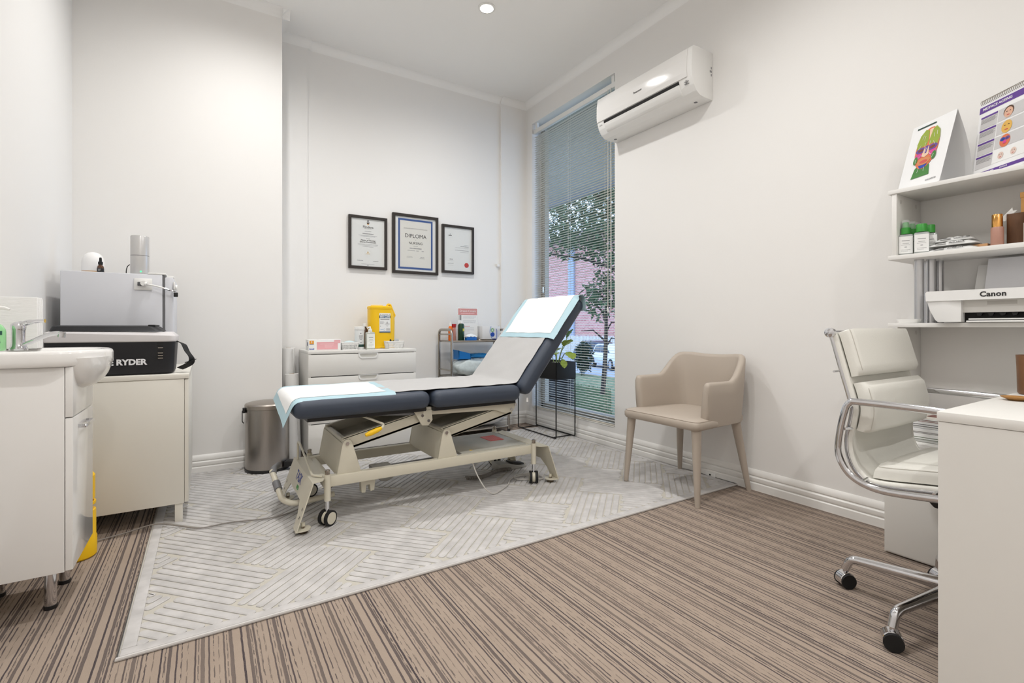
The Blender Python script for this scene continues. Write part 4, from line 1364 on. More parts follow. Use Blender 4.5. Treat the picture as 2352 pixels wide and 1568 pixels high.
tag(MB().tube([(1.278, 3.80, DZ + .058), (1.310, 3.79, DZ + .062)], [.018, .018], n=16).build('tape_roll', M('tape_grey', (168, 172, 176), 0.4, var=0.03)), 'grey roll of tape in the right basket', 'tape')

tb = thing('wipes_tub', 'white cylindrical tub with grey lettering and dark green band on the chest', 'tub', (1.008, 3.82, DZ))
MB().lathe([(0, 0), (.035, 0), (.0365, .003), (.0365, .148), (.033, .150), (0, .150)], (1.008, 3.82, DZ + .0006), n=32).build('tub', M('satin_white', (236, 237, 236), 0.35, var=0.005), tb)
MB().lathe([(0, 0), (.0385, 0), (.0385, .022), (.036, .025), (0, .025)], (1.008, 3.82, DZ + .150), n=32).build('lid', WHITE_PL, tb)
MB().lathe([(.0366, 0), (.0369, 0), (.0369, .020), (.0366, .020)], (1.008, 3.82, DZ + .018), n=32).build('green_band', M('deep_green', (34, 66, 56), 0.5), tb)
mm = MB()
bars(mm, (1.008 - .018, 3.82 - .0362, DZ), (1, 0, 0), (0, 0, 1), [(.004, .100, .032, .106), (.006, .088, .030, .091), (.006, .081, .030, .084), (.010, .074, .026, .077), (.014, .118, .022, .126), (.012, .048, .026, .054)], .0008)
mm.build('tub_print', INKG, tb)

bn = thing('brown_bottle', 'brown bottle with white screw cap behind the pump bottle', 'bottle', (1.078, 3.93, DZ))
MB().lathe([(0, 0), (.026, 0), (.028, .003), (.028, .125), (.024, .150), (.012, .168), (.012, .180), (0, .180)], (1.078, 3.93, DZ + .0006), n=24).build('bottle', M('brown_plastic', (70, 46, 32), 0.25, var=0.05), bn)
MB().lathe([(0, 0), (.0155, 0), (.0155, .022), (.014, .024), (0, .024)], (1.078, 3.93, DZ + .176), n=20).build('cap', WHITE_PL, bn)

def pump_bottle(name, label, cx, cy, z, w, d, h, body, cap, pump=True, labelmat=None, mist=False, grp=None):
    t = thing(name, label, 'bottle', (cx, cy, z), grp)
    def rr(s, zz, rd=.008):
        return [(cx + x, cy + y, zz) for x, y, _ in rrect(-w / 2 * s, w / 2 * s, -d / 2 * s, d / 2 * s, rd * s, 0, 4)]
    MB().loft([rr(.97, z + .0006), rr(1, z + .003), rr(1, z + h * .92), rr(.9, z + h * .97), rr(.42, z + h)]).build('bottle', body, t)
    MB().box((cx - w * .46, cy - d / 2 - .0006, z + h * .08), (cx + w * .46, cy - d / 2 - .0001, z + h * .88)).build('label', labelmat or PAPER, t)
    mm = MB()
    bars(mm, (cx - w * .46, cy - d / 2 - .0006, z), (1, 0, 0), (0, 0, 1), [(w * .2, h * .66, w * .72, h * .69), (w * .25, h * .54, w * .67, h * .555), (w * .15, h * .47, w * .75, h * .48), (w * .15, h * .24, w * .77, h * .255), (w * .15, h * .18, w * .6, h * .19), (w * .38, h * .36, w * .54, h * .39)], .0003)
    mm.build('label_print', INKG, t)
    if pump:
        MB().lathe([(0, 0), (w * .24, 0), (w * .24, .018), (w * .14, .021), (w * .12, .030), (0, .030)], (cx, cy, z + h), n=18).tube([(cx + .004, cy, z + h + .033), (cx, cy, z + h + .034), (cx - .020, cy - .006, z + h + .032)], [.006, .008, .005], n=10).build('pump', cap, t)
    elif mist:
        MB().lathe([(0, 0), (w * .34, 0), (w * .34, .026), (w * .25, .028), (w * .23, .046), (w * .19, .050), (0, .050)], (cx, cy, z + h), n=18).build('mist_cap', cap, t)
        MB().lathe([(w * .27, .026), (w * .29, .027), (w * .27, .056), (w * .22, .060), (0, .060)], (cx, cy, z + h), n=18).build('over_cap', CLEAR, t)
    else:
        MB().lathe([(0, 0), (w * .37, 0), (w * .37, .030), (w * .34, .033), (0, .033)], (cx, cy, z + h), n=20).build('cap', cap, t)
    return t
pump_bottle('pump_bottle', 'clear square pump bottle with white pump standing before the yellow container', 1.078, 3.78, DZ, .064, .05, .135, M('clear_gel', (222, 226, 218), 0.1, var=0.02, trans=0.35), WHITE_PL, True, M('label_offwhite', (238, 240, 234), 0.5))

bc_ = thing('sharps_container', 'large yellow clinical waste container with handle and white label on the chest', 'waste container', (1.212, 3.93, DZ))
def sr(cx, cy, a, b, z, p=3.2, n=40):
    out = []
    for i in range(n):
        t = 2 * PI * i / n
        ct, st_ = math.cos(t), math.sin(t)
        out.append((cx + a * math.copysign(abs(ct) ** (2 / p), ct), cy + b * math.copysign(abs(st_) ** (2 / p), st_), z))
    return out
sx, sy = 1.212, 3.935
def cut(z, a, b):
    """body ring whose right shoulder is sliced for the handle"""
    return sr(sx, sy, a, b, z)
body = MB().loft([cut(DZ + .0006, .098, .072), cut(DZ + .004, .102, .076), cut(DZ + .012, .102, .076), cut(DZ + .014, .100, .074), cut(DZ + .215, .104, .077),
    [(min(x, sx + .100), y, z) for x, y, z in cut(DZ + .250, .104, .077)], [(min(x, sx + .084), y, z) for x, y, z in cut(DZ + .285, .104, .077)], [(min(x, sx + .066), y, z) for x, y, z in cut(DZ + .320, .104, .077)]])
body.build('body', YELLOW, bc_)
MB().loft([[(min(x, sx + .070), y, z) for x, y, z in cut(DZ + .318, .107, .080)], [(min(x, sx + .066), y, z) for x, y, z in cut(DZ + .334, .107, .080)], [(min(x, sx + .055), y, z) for x, y, z in cut(DZ + .341, .100, .072)]]).build('lid', YELLOW, bc_)
MB().lathe([(0, 0), (.048, 0), (.048, .008), (.044, .010), (0, .010)], (sx - .035, sy, DZ + .340), n=28).build('lid_cap', M('pale_yellow', (250, 226, 150), 0.4), bc_)
MB().tube(fillet([(sx + .046, sy, DZ + .335), (sx + .056, sy, DZ + .357), (sx + .074, sy, DZ + .355), (sx + .112, sy, DZ + .265), (sx + .100, sy, DZ + .250)], .014), .013, n=10, flat=(.016, .0095)).build('handle', YELLOW, bc_)
lx0, lz0 = sx - .038, DZ + .128
yf = sy - .0772
lb = MB().box((lx0, yf - .0012, lz0), (lx0 + .090, yf, lz0 + .155)).build('label', PAPER, bc_)
mm = MB()
bars(mm, (lx0, yf - .0012, lz0), (1, 0, 0), (0, 0, 1), [(0, .115, .090, .136), (0, 0, .090, .008)])
mm.build('label_band', BLUE, lb)
text('BIO-CAN', .019, (lx0 + .045, yf - .0018, lz0 + .1255), (1, 0, 0), (0, 0, 1), PAPER, lb, bold=.0006)
mm = MB()
bars(mm, (lx0, yf - .0012, lz0), (1, 0, 0), (0, 0, 1), [(.018, .142, .072, .145), (.006, .140, .010, .147), (.080, .140, .084, .147), (.008, .102, .082, .108), (.005, .086, .034, .088), (.005, .080, .040, .082), (.005, .074, .032, .076), (.005, .068, .036, .070), (.006, .048, .011, .052)] + [(.056 + .0035 * i, .015, .0575 + .0035 * i, .034) for i in range(9)])
for k in range(4):
    a = k * PI / 2
    mm.box((-.0165, -.0006, 0), (.0165, .0006, .0005), mat=frame_axes((lx0 + .063 + .0117 * math.cos(a + PI / 4), yf - .0012, lz0 + .068 + .0117 * math.sin(a + PI / 4)), (math.cos(a + 3 * PI / 4), 0, math.sin(a + 3 * PI / 4)), (math.cos(a + 5 * PI / 4), 0, math.sin(a + 5 * PI / 4))))
for k in range(3):
    a = PI / 2 + k * 2 * PI / 3
    mm.lathe([(.0024, 0), (.0042, 0), (.0042, .0005), (.0024, .0005)], n=12, mat=frame_axes((lx0 + .063 + .0042 * math.cos(a), yf - .0013, lz0 + .074 + .0042 * math.sin(a)), (1, 0, 0), (0, 0, 1)))
bars(mm, (lx0, yf - .0012, lz0), (1, 0, 0), (0, 0, 1), [(.053, .064, .073, .0655)])
mm.build('label_print', INKG, lb)
mm = MB()
bars(mm, (lx0, yf - .0012, lz0), (1, 0, 0), (0, 0, 1), [(.008, .022, .030, .026)])
mm.lathe([(.006, 0), (.0075, 0), (.0075, .0005), (.006, .0005)], n=16, mat=frame_axes((lx0 + .040, yf - .0013, lz0 + .024), (1, 0, 0), (0, 0, 1)))
mm.build('maker_mark', M('print_sky', (150, 178, 214), 0.5), lb)
MB().box((sx - .028, sy - .078, DZ + .001), (sx - .014, sy - .0745, DZ + .007)).build('bottom_clip', GREY, bc_)
# ------------------------------------------------------------------ framed certificates
FRAME = M('dark_wood_frame', (50, 44, 40), 0.4, bump=0.1, scale=120, var=0.12, aniso=(1, 1, 1))
CERT = M('certificate_paper', (238, 239, 236), 0.55, var=0.006)
PGL = M('picture_glass', (120, 124, 126), 0.02, var=0.0, alpha=0.05)
WF = 4.115
def cert(label, x0, x1, z0, z1, fw_):
    t = thing('framed_certificate', label, 'certificate', ((x0 + x1) / 2, WF, z0), 'framed certificates on the back wall')
    yb, yf = WF - .001, WF - .026
    m = MB()
    m.prism([(x0, z1), (x1, z1), (x1 - fw_, z1 - fw_), (x0 + fw_, z1 - fw_)], yf, yb, 'Y', .001, 1)
    m.prism([(x0, z0), (x1, z0), (x1 - fw_, z0 + fw_), (x0 + fw_, z0 + fw_)], yf, yb, 'Y', .001, 1)
    m.prism([(x0, z0), (x0, z1), (x0 + fw_, z1 - fw_), (x0 + fw_, z0 + fw_)], yf, yb, 'Y', .001, 1)
    m.prism([(x1, z0), (x1, z1), (x1 - fw_, z1 - fw_), (x1 - fw_, z0 + fw_)], yf, yb, 'Y', .001, 1)
    m.build('frame', FRAME, t)
    sh = MB().box((x0 + fw_ * .8, yf + .012, z0 + fw_ * .8), (x1 - fw_ * .8, yf + .015, z1 - fw_ * .8)).build('certificate_sheet', CERT, t)
    MB().box((x0 + fw_ * .9, yf + .005, z0 + fw_ * .9), (x1 - fw_ * .9, yf + .0065, z1 - fw_ * .9)).build('glass', PGL, t, smooth=0)
    return t, sh, yf + .0116
XD, ZD = (1, 0, 0), (0, 0, 1)
def lines(par, y, rows, mat_, name='fine_print'):
    m = MB()
    for (xc, z, wd, h) in rows:
        n = max(2, int(wd / .008))
        x = xc - wd / 2
        step = wd / n
        for i in range(n):
            m.box((x + i * step, y - .0003, z - h / 2), (x + i * step + step * random.uniform(.6, .95), y, z + h / 2))
    return m.build(name, mat_, par, smooth=0)
t, sh, yy = cert('smallest dark frame on the left, university certificate with a crest', .992, 1.313, 1.443, 1.883, .022)
xc = 1.1525
mm = MB()
mm.prism([(xc - .010, 1.838), (xc + .010, 1.838), (xc + .010, 1.822), (xc, 1.810), (xc - .010, 1.822)], yy - .0006, yy, 'Y')
mm.prism([(xc - .007, 1.842), (xc + .007, 1.842), (xc + .004, 1.850), (xc - .004, 1.850)], yy - .0006, yy, 'Y')
mm.build('crest', INK, sh)
MB().prism([(xc - .008, 1.820), (xc + .008, 1.820), (xc, 1.811)], yy - .0010, yy - .0006, 'Y').build('crest_gold', ORANGE, sh)
MB().box((xc - .007, yy - .0010, 1.829), (xc + .007, yy - .0006, 1.833)).build('crest_stripe', PAPER, sh)
text('Flinders', .028, (xc, yy - .0006, 1.793), XD, ZD, INK, sh)
text('UNIVERSITY', .0085, (xc, yy - .0006, 1.779), XD, ZD, INKG, sh, space=1.5)
text('Master of Nursing', .0165, (xc, yy - .0006, 1.682), XD, ZD, INK, sh)
text('(Nurse Practitioner)', .0165, (xc, yy - .0006, 1.667), XD, ZD, INK, sh)
lines(sh, yy, [(xc, 1.757, .055, .003), (xc, 1.737, .09, .007), (xc, 1.722, .155, .0025), (xc, 1.715, .12, .0025), (xc, 1.696, .03, .004), (xc, 1.649, .17, .0022), (xc, 1.640, .16, .0022), (xc, 1.629, .09, .0025), (xc - .065, 1.512, .05, .004), (xc + .065, 1.512, .045, .004), (xc, 1.484, .11, .0022), (xc, 1.474, .014, .005)], INKG)
MB().lathe([(.026, 0), (.0265, 0), (.0265, .0005), (.026, .0005)], n=30, mat=frame_axes((xc, yy, 1.578), XD, ZD)).build('embossed_ring', INKL, sh)
lines(sh, yy, [(xc, 1.583, .012, .012), (xc, 1.570, .035, .005)], M('print_gold', (226, 190, 120), 0.5), 'gold_seal_print')
t, sh, yy = cert('largest dark frame in the middle, diploma with a blue border', 1.360, 1.783, 1.425, 1.945, .024)
xc = 1.5715
m = MB()
for a, b in (((1.412, 1.888), (1.731, 1.905)), ((1.412, 1.466), (1.731, 1.483)), ((1.412, 1.483), (1.428, 1.888)), ((1.715, 1.483), (1.731, 1.888))):
    m.box((a[0], yy - .0007, a[1]), (b[0], yy, b[1]))
m.build('blue_border', M('mat_blue', (60, 90, 150), 0.6), sh)
MB().box((1.430, yy - .0004, 1.485), (1.713, yy, 1.886)).build('parchment', M('parchment', (232, 230, 222), 0.6, var=0.01), sh)
yy -= .0004
text('AUCKLAND INSTITUTE OF TECHNOLOGY', .0115, (xc, yy - .0004, 1.822), XD, ZD, INKG, sh)
text('DIPLOMA', .047, (xc, yy - .0004, 1.757), XD, ZD, INK, sh)
text('in', .012, (xc, yy - .0004, 1.724), XD, ZD, INKG, sh)
text('NURSING', .030, (xc, yy - .0004, 1.695), XD, ZD, INK, sh)
lines(sh, yy, [(xc, 1.669, .04, .003), (xc, 1.650, .11, .008), (xc - .04, 1.630, .07, .004), (xc + .018, 1.630, .025, .005), (xc + .066, 1.630, .022, .005), (xc - .055, 1.578, .05, .002), (xc - .055, 1.570, .055, .003), (xc + .062, 1.574, .035, .006), (xc + .062, 1.565, .05, .0025)], INKG)
t, sh, yy = cert('dark frame on the right, certificate with a round red seal', 1.822, 2.147, 1.455, 1.897, .022)
MB().lathe([(0, 0), (.0225, 0), (.0225, .0012), (.020, .0016), (0, .0016)], n=32, mat=frame_axes((2.072, yy, 1.536), XD, ZD)).build('red_seal', RED, sh)
MB().lathe([(.025, 0), (.0257, 0), (.0257, .0005), (.025, .0005)], n=30, mat=frame_axes((1.905, yy, 1.805), XD, ZD)).build('crest_ring', INKL, sh)
lines(sh, yy, [(1.905, 1.813, .006, .008), (1.905, 1.801, .032, .009)], INK, 'crest_print')
lines(sh, yy, [(2.07, 1.722, .05, .002), (2.052, 1.708, .085, .005), (2.025, 1.694, .14, .002), (2.075, 1.683, .04, .002), (2.025, 1.670, .14, .004), (2.05, 1.654, .09, .002), (1.915, 1.584, .03, .008), (1.91, 1.570, .06, .0012), (1.91, 1.545, .06, .004), (1.91, 1.528, .06, .0012)], INKG)

# ------------------------------------------------------------------ air conditioner
ac = thing('air_conditioner', 'white wall-mounted split air conditioner beside the window', 'air conditioner', (2.64, 2.38, 2.4))
AY0, AY1 = 1.955, 2.815
def acp(pts):
    return [(XR - d, z) for d, z in pts]
prof = acp([(.0005, 2.400), (.0005, 2.700), (.150, 2.703), (.188, 2.698), (.198, 2.688), (.207, 2.62), (.208, 2.545), (.200, 2.500), (.186, 2.460), (.160, 2.425), (.125, 2.404), (.08, 2.400)])
MB().prism(prof, AY0, AY1, 'Y', .004, 2).build('casing', WHITE_PL, ac)
fp = acp([(.196, 2.692), (.203, 2.688), (.2125, 2.62), (.2135, 2.545), (.209, 2.512), (.2015, 2.513), (.205, 2.545), (.204, 2.62)])
MB().prism(fp, AY0 + .035, AY1 - .004, 'Y', .0012, 1).build('front_panel', WHITE_GLOSS, ac)
MB().prism(acp([(.2065, 2.507), (.203, 2.489), (.195, 2.489), (.198, 2.507)]), AY0 + .10, AY1 - .075, 'Y').build('outlet_slot', DARK, ac)
MB().prism(acp([(.204, 2.487), (.196, 2.465), (.182, 2.444), (.168, 2.430), (.160, 2.432), (.176, 2.452), (.190, 2.472), (.197, 2.487)]), AY0 + .10, AY1 - .075, 'Y', .001, 1).build('air_flap', WHITE_PL, ac)
MB().prism(acp([(.158, 2.4245), (.154, 2.4215), (.154, 2.424)]), AY0 + .10, AY1 - .06, 'Y').build('flap_groove', M('groove_grey', (176, 172, 164), 0.5), ac)
nrm = Vector((-1, 0, .02)).normalized()
text('Panasonic', .020, (XR - .2139, 2.395, 2.585), (0, -1, 0), (0, 0, 1), INK, ac, bold=.0002)
mm = MB()
for i in range(4):
    mm.box((XR - .2005, AY0 + .030 + .010 * (i % 2), 2.472 + i * .007), (XR - .190, AY0 + .060 - .007 * (i % 2), 2.4735 + i * .007))
bars(mm, (XR - .1985, AY1 - .02, 2.486), (0, -1, 0), (0, 0, 1), [(0, 0, .03, .003)])
mm.build('indicator_marks', INKG, ac)
mm = MB()
for i in range(3):
    mm.box((XR - .020 - .010 * (i % 2), AY0 - .0003, 2.55 + i * .022), (XR - .010, AY0 + .001, 2.565 + i * .022))
mm.build('side_vent', INKG, ac)
for y in (AY0 + .075, AY1 - .06):
    MB().lathe([(0, 0), (.012, 0), (.012, .001), (0, .001)], n=14, mat=frame_axes((XR - .07, y, 2.4), (1, 0, 0), (0, -1, 0))).build('underside_screw', GREY, ac)

# ------------------------------------------------------------------ steel trolley
tr = thing('steel_trolley', 'three-tier stainless steel trolley behind the raised couch back', 'trolley', (2.06, 3.92, 0))
TX0, TX1, TY0, TY1 = 1.775, 2.345, 3.79, 4.055
for x in (TX0, TX1):
    MB().tube(fillet([(x, TY0, .03), (x, TY0, .935), (x, TY1, .935), (x, TY1, .03)], .05, 6), .0115, n=12).build('end_frame', STEEL_TUBE, tr)
    for z in (.585, .895):
        MB().cyl((x, TY0, z), (x, TY1, z), .0065, n=8).build('end_rung', STEEL_TUBE, tr)
    for y in (TY0, TY1):
        MB().cyl((x, y, .001), (x, y, .032), .014, n=12).build('foot', BLACK, tr)
for z in (.838, .528, .062):
    sh = MB().box((TX0, TY0 + .012, z - .010), (TX1, TY1 - .012, z), .002)
    sh.build('shelf', STEEL, tr)
    for y in (TY0, TY1):
        MB().cyl((TX0, y, z - .004), (TX1, y, z - .004), .009, n=10).build('shelf_rail', STEEL_TUBE, tr)
TZ = .8385
def lathe_thing(name, label, cat, c, prof, mat_, pname, extra=(), grp=None):
    t = thing(name, label, cat, c, grp)
    MB().lathe(prof, c, n=24).build(pname, mat_, t)
    for (pn, pr, mt, dz) in extra:
        MB().lathe(pr, (c[0], c[1], c[2] + dz), n=20).build(pn, mt, t)
    return t
lathe_thing('spray_bottle', 'orange bottle with white nozzle at the left end of the trolley top', 'bottle', (1.828, 3.93, TZ), [(0, 0), (.019, 0), (.020, .003), (.020, .105), (.013, .128), (0, .128)], M('orange_plastic', (240, 116, 32), 0.35, var=0.03), 'bottle', [('nozzle', [(0, 0), (.012, 0), (.012, .022), (.008, .024), (.008, .040), (0, .041)], WHITE_PL, .127)])
lathe_thing('red_cap_bottle', 'clear pinkish bottle with a red flip cap on the trolley', 'bottle', (1.868, 3.95, TZ), [(0, 0), (.021, 0), (.023, .004), (.023, .100), (.018, .118), (0, .118)], M('pinkish_gel', (206, 150, 136), 0.15, var=0.05), 'bottle', [('cap', [(0, 0), (.022, 0), (.025, .030), (0, .030)], M('red_plastic', (190, 44, 44), 0.4), .117)])
gc = lathe_thing('spray_can', 'dark green aerosol can with white nozzle on the trolley', 'spray can', (1.902, 3.87, TZ), [(0, 0), (.027, 0), (.028, .003), (.028, .135), (.022, .148), (.014, .152), (0, .152)], M('can_green', (28, 62, 44), 0.25, 0.3, var=0.04), 'can', [('collar', [(0, 0), (.015, 0), (.015, .004), (0, .005)], CHROME, .151), ('nozzle', [(0, 0), (.007, 0), (.007, .013), (0, .014)], WHITE_PL, .155)])
for k in range(6):
    a = math.radians(-80 + k * 8)
    n_ = Vector((math.cos(a), math.sin(a), 0))
    MB().box((-.0021, -.012, 0), (.0021, .012, .0005), mat=frame_axes(Vector((1.902, 3.87, TZ + .095)) + n_ * .028, (-n_.y, n_.x, 0), (0, 0, 1))).build('yellow_emblem', M('emblem_yellow', (206, 200, 60), 0.5), gc)
wp = thing('wipe_packet', 'blue box with a crumpled white packet on top at the trolley front', 'packet', (1.97, 3.84, TZ))
MB().box((1.925, 3.798, TZ + .0005), (2.020, 3.846, TZ + .034), .004).build('blue_box', M('box_blue', (20, 104, 190), 0.35, var=0.04), wp)
MB().quadgrid(lambda u, v: (1.918 + u * .105, 3.794 + v * .054, TZ + .036 + .024 * math.sin(PI * u) ** .6 * math.sin(PI * v) ** .6 + .003 * math.sin(19 * u + 7 * v)), 14, 14, .012).build('white_pouch', M('pouch_white', (226, 232, 236), 0.3, var=0.03), wp, smooth=60)
sg = thing('acrylic_sign', 'upright acrylic sign headed Dream Cream on the trolley', 'sign', (2.01, 3.955, TZ))
SGX0, SGX1, SGZ0, SGZ1, SGY = 1.907, 2.114, TZ + .0005, 1.137, 3.955
MB().box((SGX0, SGY, SGZ0), (SGX1, SGY + .003, SGZ1), .0008).build('acrylic_back', CLEAR, sg)
MB().box((SGX0, SGY - .045, SGZ0), (SGX1, SGY + .035, SGZ0 + .003)).build('acrylic_base', CLEAR, sg)
pg = MB().box((SGX0 + .004, SGY - .001, SGZ0 + .006), (SGX1 - .004, SGY - .0002, SGZ1 - .006)).build('printed_sheet', PAPER, sg)
MB().box((SGX0 + .008, SGY - .0015, SGZ1 - .070), (SGX1 - .008, SGY - .001, SGZ1 - .012)).build('header_band', PINK, pg)
text('Dream Cream', .028, ((SGX0 + SGX1) / 2, SGY - .0019, SGZ1 - .034), XD, ZD, PAPER, pg)
lines(pg, SGY - .0015, [((SGX0 + SGX1) / 2, SGZ1 - .056, .14, .006)], M('print_pale_pink'), 'sub_heading')
lines(pg, SGY - .001, [(2.03, 1.055, .13, .003), (2.03, 1.046, .13, .003), (2.02, 1.037, .11, .003), (2.03, 1.018, .13, .004), (2.03, 1.008, .13, .004), (2.03, .998, .12, .004), (2.02, .952, .11, .003), (2.02, .942, .11, .003), (2.02, .932, .11, .003), (1.995, .922, .06, .003), (1.985, .895, .13, .003)], INKL)
lines(pg, SGY - .001, [(2.0, .965, .06, .005)], PINK, 'pink_heading')
MB().box((1.929, SGY - .0014, 1.020), (1.938, SGY - .001, 1.066)).box((1.920, SGY - .0014, 1.020), (1.922, SGY - .001, 1.066)).box((1.943, SGY - .0014, 1.020), (1.945, SGY - .001, 1.066)).build('tube_picture', INK, pg)
for i, x in enumerate((1.985, 2.047)):
    tag(MB().sphere((x, 3.88, TZ + .002), (.030, .030, .040), 24, 10, 0.0, 1.0).build('silicone_cup', M('cup_charcoal', (72, 74, 82), 0.5, var=0.03)), ['charcoal rubber dome before the sign, the left one', 'charcoal rubber dome before the sign, the right one'][i], 'dome', 'charcoal domes on the trolley')
wb = thing('cohesive_tape_carton', 'white carton picturing green and blue tape rolls on the trolley', 'carton', (2.23, 3.97, TZ))
MB().box((2.140, 3.915, TZ + .0005), (2.328, 4.03, TZ + .128), .0015).build('carton', M('carton_white', (226, 226, 226), 0.5, var=0.01), wb)
yy = 3.915 - .0001
mm = MB()
for k, (xx, zz, r1, r2) in enumerate(((2.245, .092, .008, .019),)):
    mm.lathe([(r1, 0), (r2, 0), (r2, .0006), (r1, .0006)], n=24, mat=frame_axes((xx, yy, TZ + zz), XD, ZD))
mm.build('green_roll_picture', M('print_mint', (140, 182, 140), 0.5), wb)
MB().lathe([(0, 0), (.021, 0), (.021, .0006), (0, .0006)], n=24, mat=frame_axes((2.247, yy, TZ + .052), XD, ZD)).build('blue_roll_picture', M('print_cobalt', (30, 72, 170), 0.5), wb)
mm = MB()
for k in range(2):
    pts = [(2.228 + k * .006, yy - .0004, TZ + .126), (2.218 + k * .005, yy - .0004, TZ + .09), (2.222 + k * .004, yy - .0004, TZ + .05), (2.245 + k * .006, yy - .0004, TZ + .006)]
    mm.tube(catmull(pts, 5), .0016, n=4, flat=(.0016, .0004))
mm.build('blue_swoosh', M('print_azure', (50, 130, 210), 0.5), wb)
mm = MB()
bars(mm, (2.292, yy, TZ + .02), (0, 0, 1), (-1, 0, 0), [(0, 0, .085, .008), (.01, -.012, .07, -.008)])
mm.build('carton_print', M('print_periwinkle', (120, 130, 190), 0.5), wb)
tag(MB().box((2.205, 3.80, TZ + .0005), (2.32, 3.845, TZ + .016), .004).build('blue_case', M('case_navy', (24, 30, 92), 0.4)), 'flat dark navy case at the trolley edge', 'case')
ty = thing('instrument_tray', 'flat oval steel tray on the trolley top before the carton', 'tray', (2.12, 3.83, TZ))
MB().lathe([(0, .002), (.066, .002), (.078, .010), (.080, .010), (.068, 0), (0, 0)], (2.12, 3.825, TZ + .0005), n=30, sy=.40).build('tray', STEEL_TUBE, ty)
tag(MB().cyl((2.330, 3.99, TZ + .0005), (2.330, 3.99, TZ + .118), .009, n=14).cyl((2.330, 3.99, TZ + .118), (2.36, 3.99, TZ + .124), .008, n=10).build('steel_rod_stand', STEEL_TUBE), 'small steel rod on the trolley at the couch headrest', 'rod')
tag(MB().box((2.100, 3.985, TZ + .0005), (2.130, 4.02, TZ + .030), .003).build('black_box', BLACK), 'tiny black box between the sign and the carton', 'box')
# second shelf
T2 = .5285
tt = thing('blue_tray_bin', 'open bright blue plastic tray on the trolley middle shelf', 'tray', (1.93, 3.90, T2))
BLP = M('tray_blue', (12, 120, 200), 0.35, var=0.05)
m = MB()
zb = T2 + .145
m.prism([(1.875, zb), (1.985, zb), (1.990, zb + .055), (1.865, zb + .085)], 3.95, 3.954, 'Y')
m.prism([(1.875, zb), (1.985, zb), (1.990, zb + .050), (1.865, zb + .080)], 3.85, 3.854, 'Y')
m.box((1.875, 3.85, zb), (1.985, 3.954, zb + .004))
m.prism([(3.85, zb), (3.954, zb), (3.954, zb + .083), (3.85, zb + .080)], 1.868, 1.874, 'X').prism([(3.85, zb), (3.954, zb), (3.954, zb + .055), (3.85, zb + .050)], 1.984, 1.989, 'X')
m.build('tray', BLP, tt)
def lump(c, r, amp, seed, n=30, m=18, flat=0.0, p=2.6):
    """crumpled soft body"""
    rnd = random.Random(seed)
    ph = [rnd.uniform(0, 6.28) for _ in range(8)]
    rings = []
    for i in range(m + 1):
        a = -PI / 2 + PI * i / m
        row = []
        for j in range(n):
            b = 2 * PI * j / n
            f_ = 1 + amp * (math.sin(5 * b + 3 * a + ph[0]) * .5 + math.sin(9 * b - 4 * a + ph[1]) * .35 + math.sin(3 * b + 7 * a + ph[2]) * .4 + math.sin(14 * b + 11 * a + ph[3]) * .22)
            ca_, sa_ = max(math.cos(a), .001), math.sin(a)
            def pw(v):
                return math.copysign(abs(v) ** (2 / p), v)
            z = pw(sa_) * r[2] * f_
            row.append((c[0] + pw(ca_) * pw(math.cos(b)) * r[0] * f_, c[1] + pw(ca_) * pw(math.sin(b)) * r[1] * f_, max(c[2] + z, c[2] - r[2])))
        rings.append(row)
    return MB().loft(rings)
BAGM = M('clear_bag_film', (206, 218, 220), 0.12, bump=0.8, scale=25, var=0.25, coat=0.5)
tag(lump((2.02, 3.90, T2 + .075), (.195, .085, .074), .09, 3).build('pad_bag', BAGM, smooth=80), 'plastic bag of folded white and blue pads on the middle shelf', 'bag')
bp_ = lump((2.10, 3.91, T2 + .172), (.11, .06, .022), .12, 5, p=2.2).build('blue_bundle', M('bundle_blue', (30, 132, 200), 0.3, bump=0.5, scale=30, var=0.2), smooth=80)
tag(bp_, 'bundle of bright blue plastic gowns on top of the pad bag', 'bundle')
tag(lump((2.14, 3.935, .062 + .095), (.235, .125, .092), .03, 9, p=2.4).build('pillow', M('pillow_white', (236, 234, 232), 0.8, bump=0.4, scale=12, var=0.02), smooth=80), 'plump white pillow on the bottom shelf of the trolley', 'pillow')

# black mesh waste basket with bag
wk = thing('waste_basket', 'black mesh waste basket with a bin bag beside the chest', 'waste basket', (1.545, 3.86, 0))
wx, wy = 1.545, 3.86
m = MB()
for i in range(36):
    a = 2 * PI * i / 36
    for sgn in (1, -1):
        a2 = a + sgn * .5
        m.tube([(wx + .092 * math.cos(a), wy + .092 * math.sin(a), .004), (wx + .112 * math.cos((a + a2) / 2), wy + .112 * math.sin((a + a2) / 2), .14), (wx + .122 * math.cos(a2), wy + .122 * math.sin(a2), .285)], .0014, n=4)
m.build('mesh', BLACK, wk)
MB().lathe([(0, .001), (.093, .001), (.093, .006), (0, .006)], (wx, wy, 0), n=28).build('base', BLACK, wk)
MB().tube([(wx + .123 * math.cos(2 * PI * i / 32), wy + .123 * math.sin(2 * PI * i / 32), .286) for i in range(32)], .005, n=6, closed=True).build('rim', BLACK, wk)
rings = []
for k, (r, z) in enumerate([(.085, .03), (.105, .27), (.128, .295), (.130, .27), (.129, .25)]):
    rings.append([(wx + (r + .006 * math.sin(7 * a + k)) * math.cos(a), wy + (r + .006 * math.sin(7 * a + k)) * math.sin(a), z + .012 * math.sin(5 * a + 2 * k)) for a in [2 * PI * i / 36 for i in range(36)]])
MB().loft(rings, cap=False).build('bin_bag', M('bag_black', (20, 20, 22), 0.22, var=0.1), wk, smooth=80)

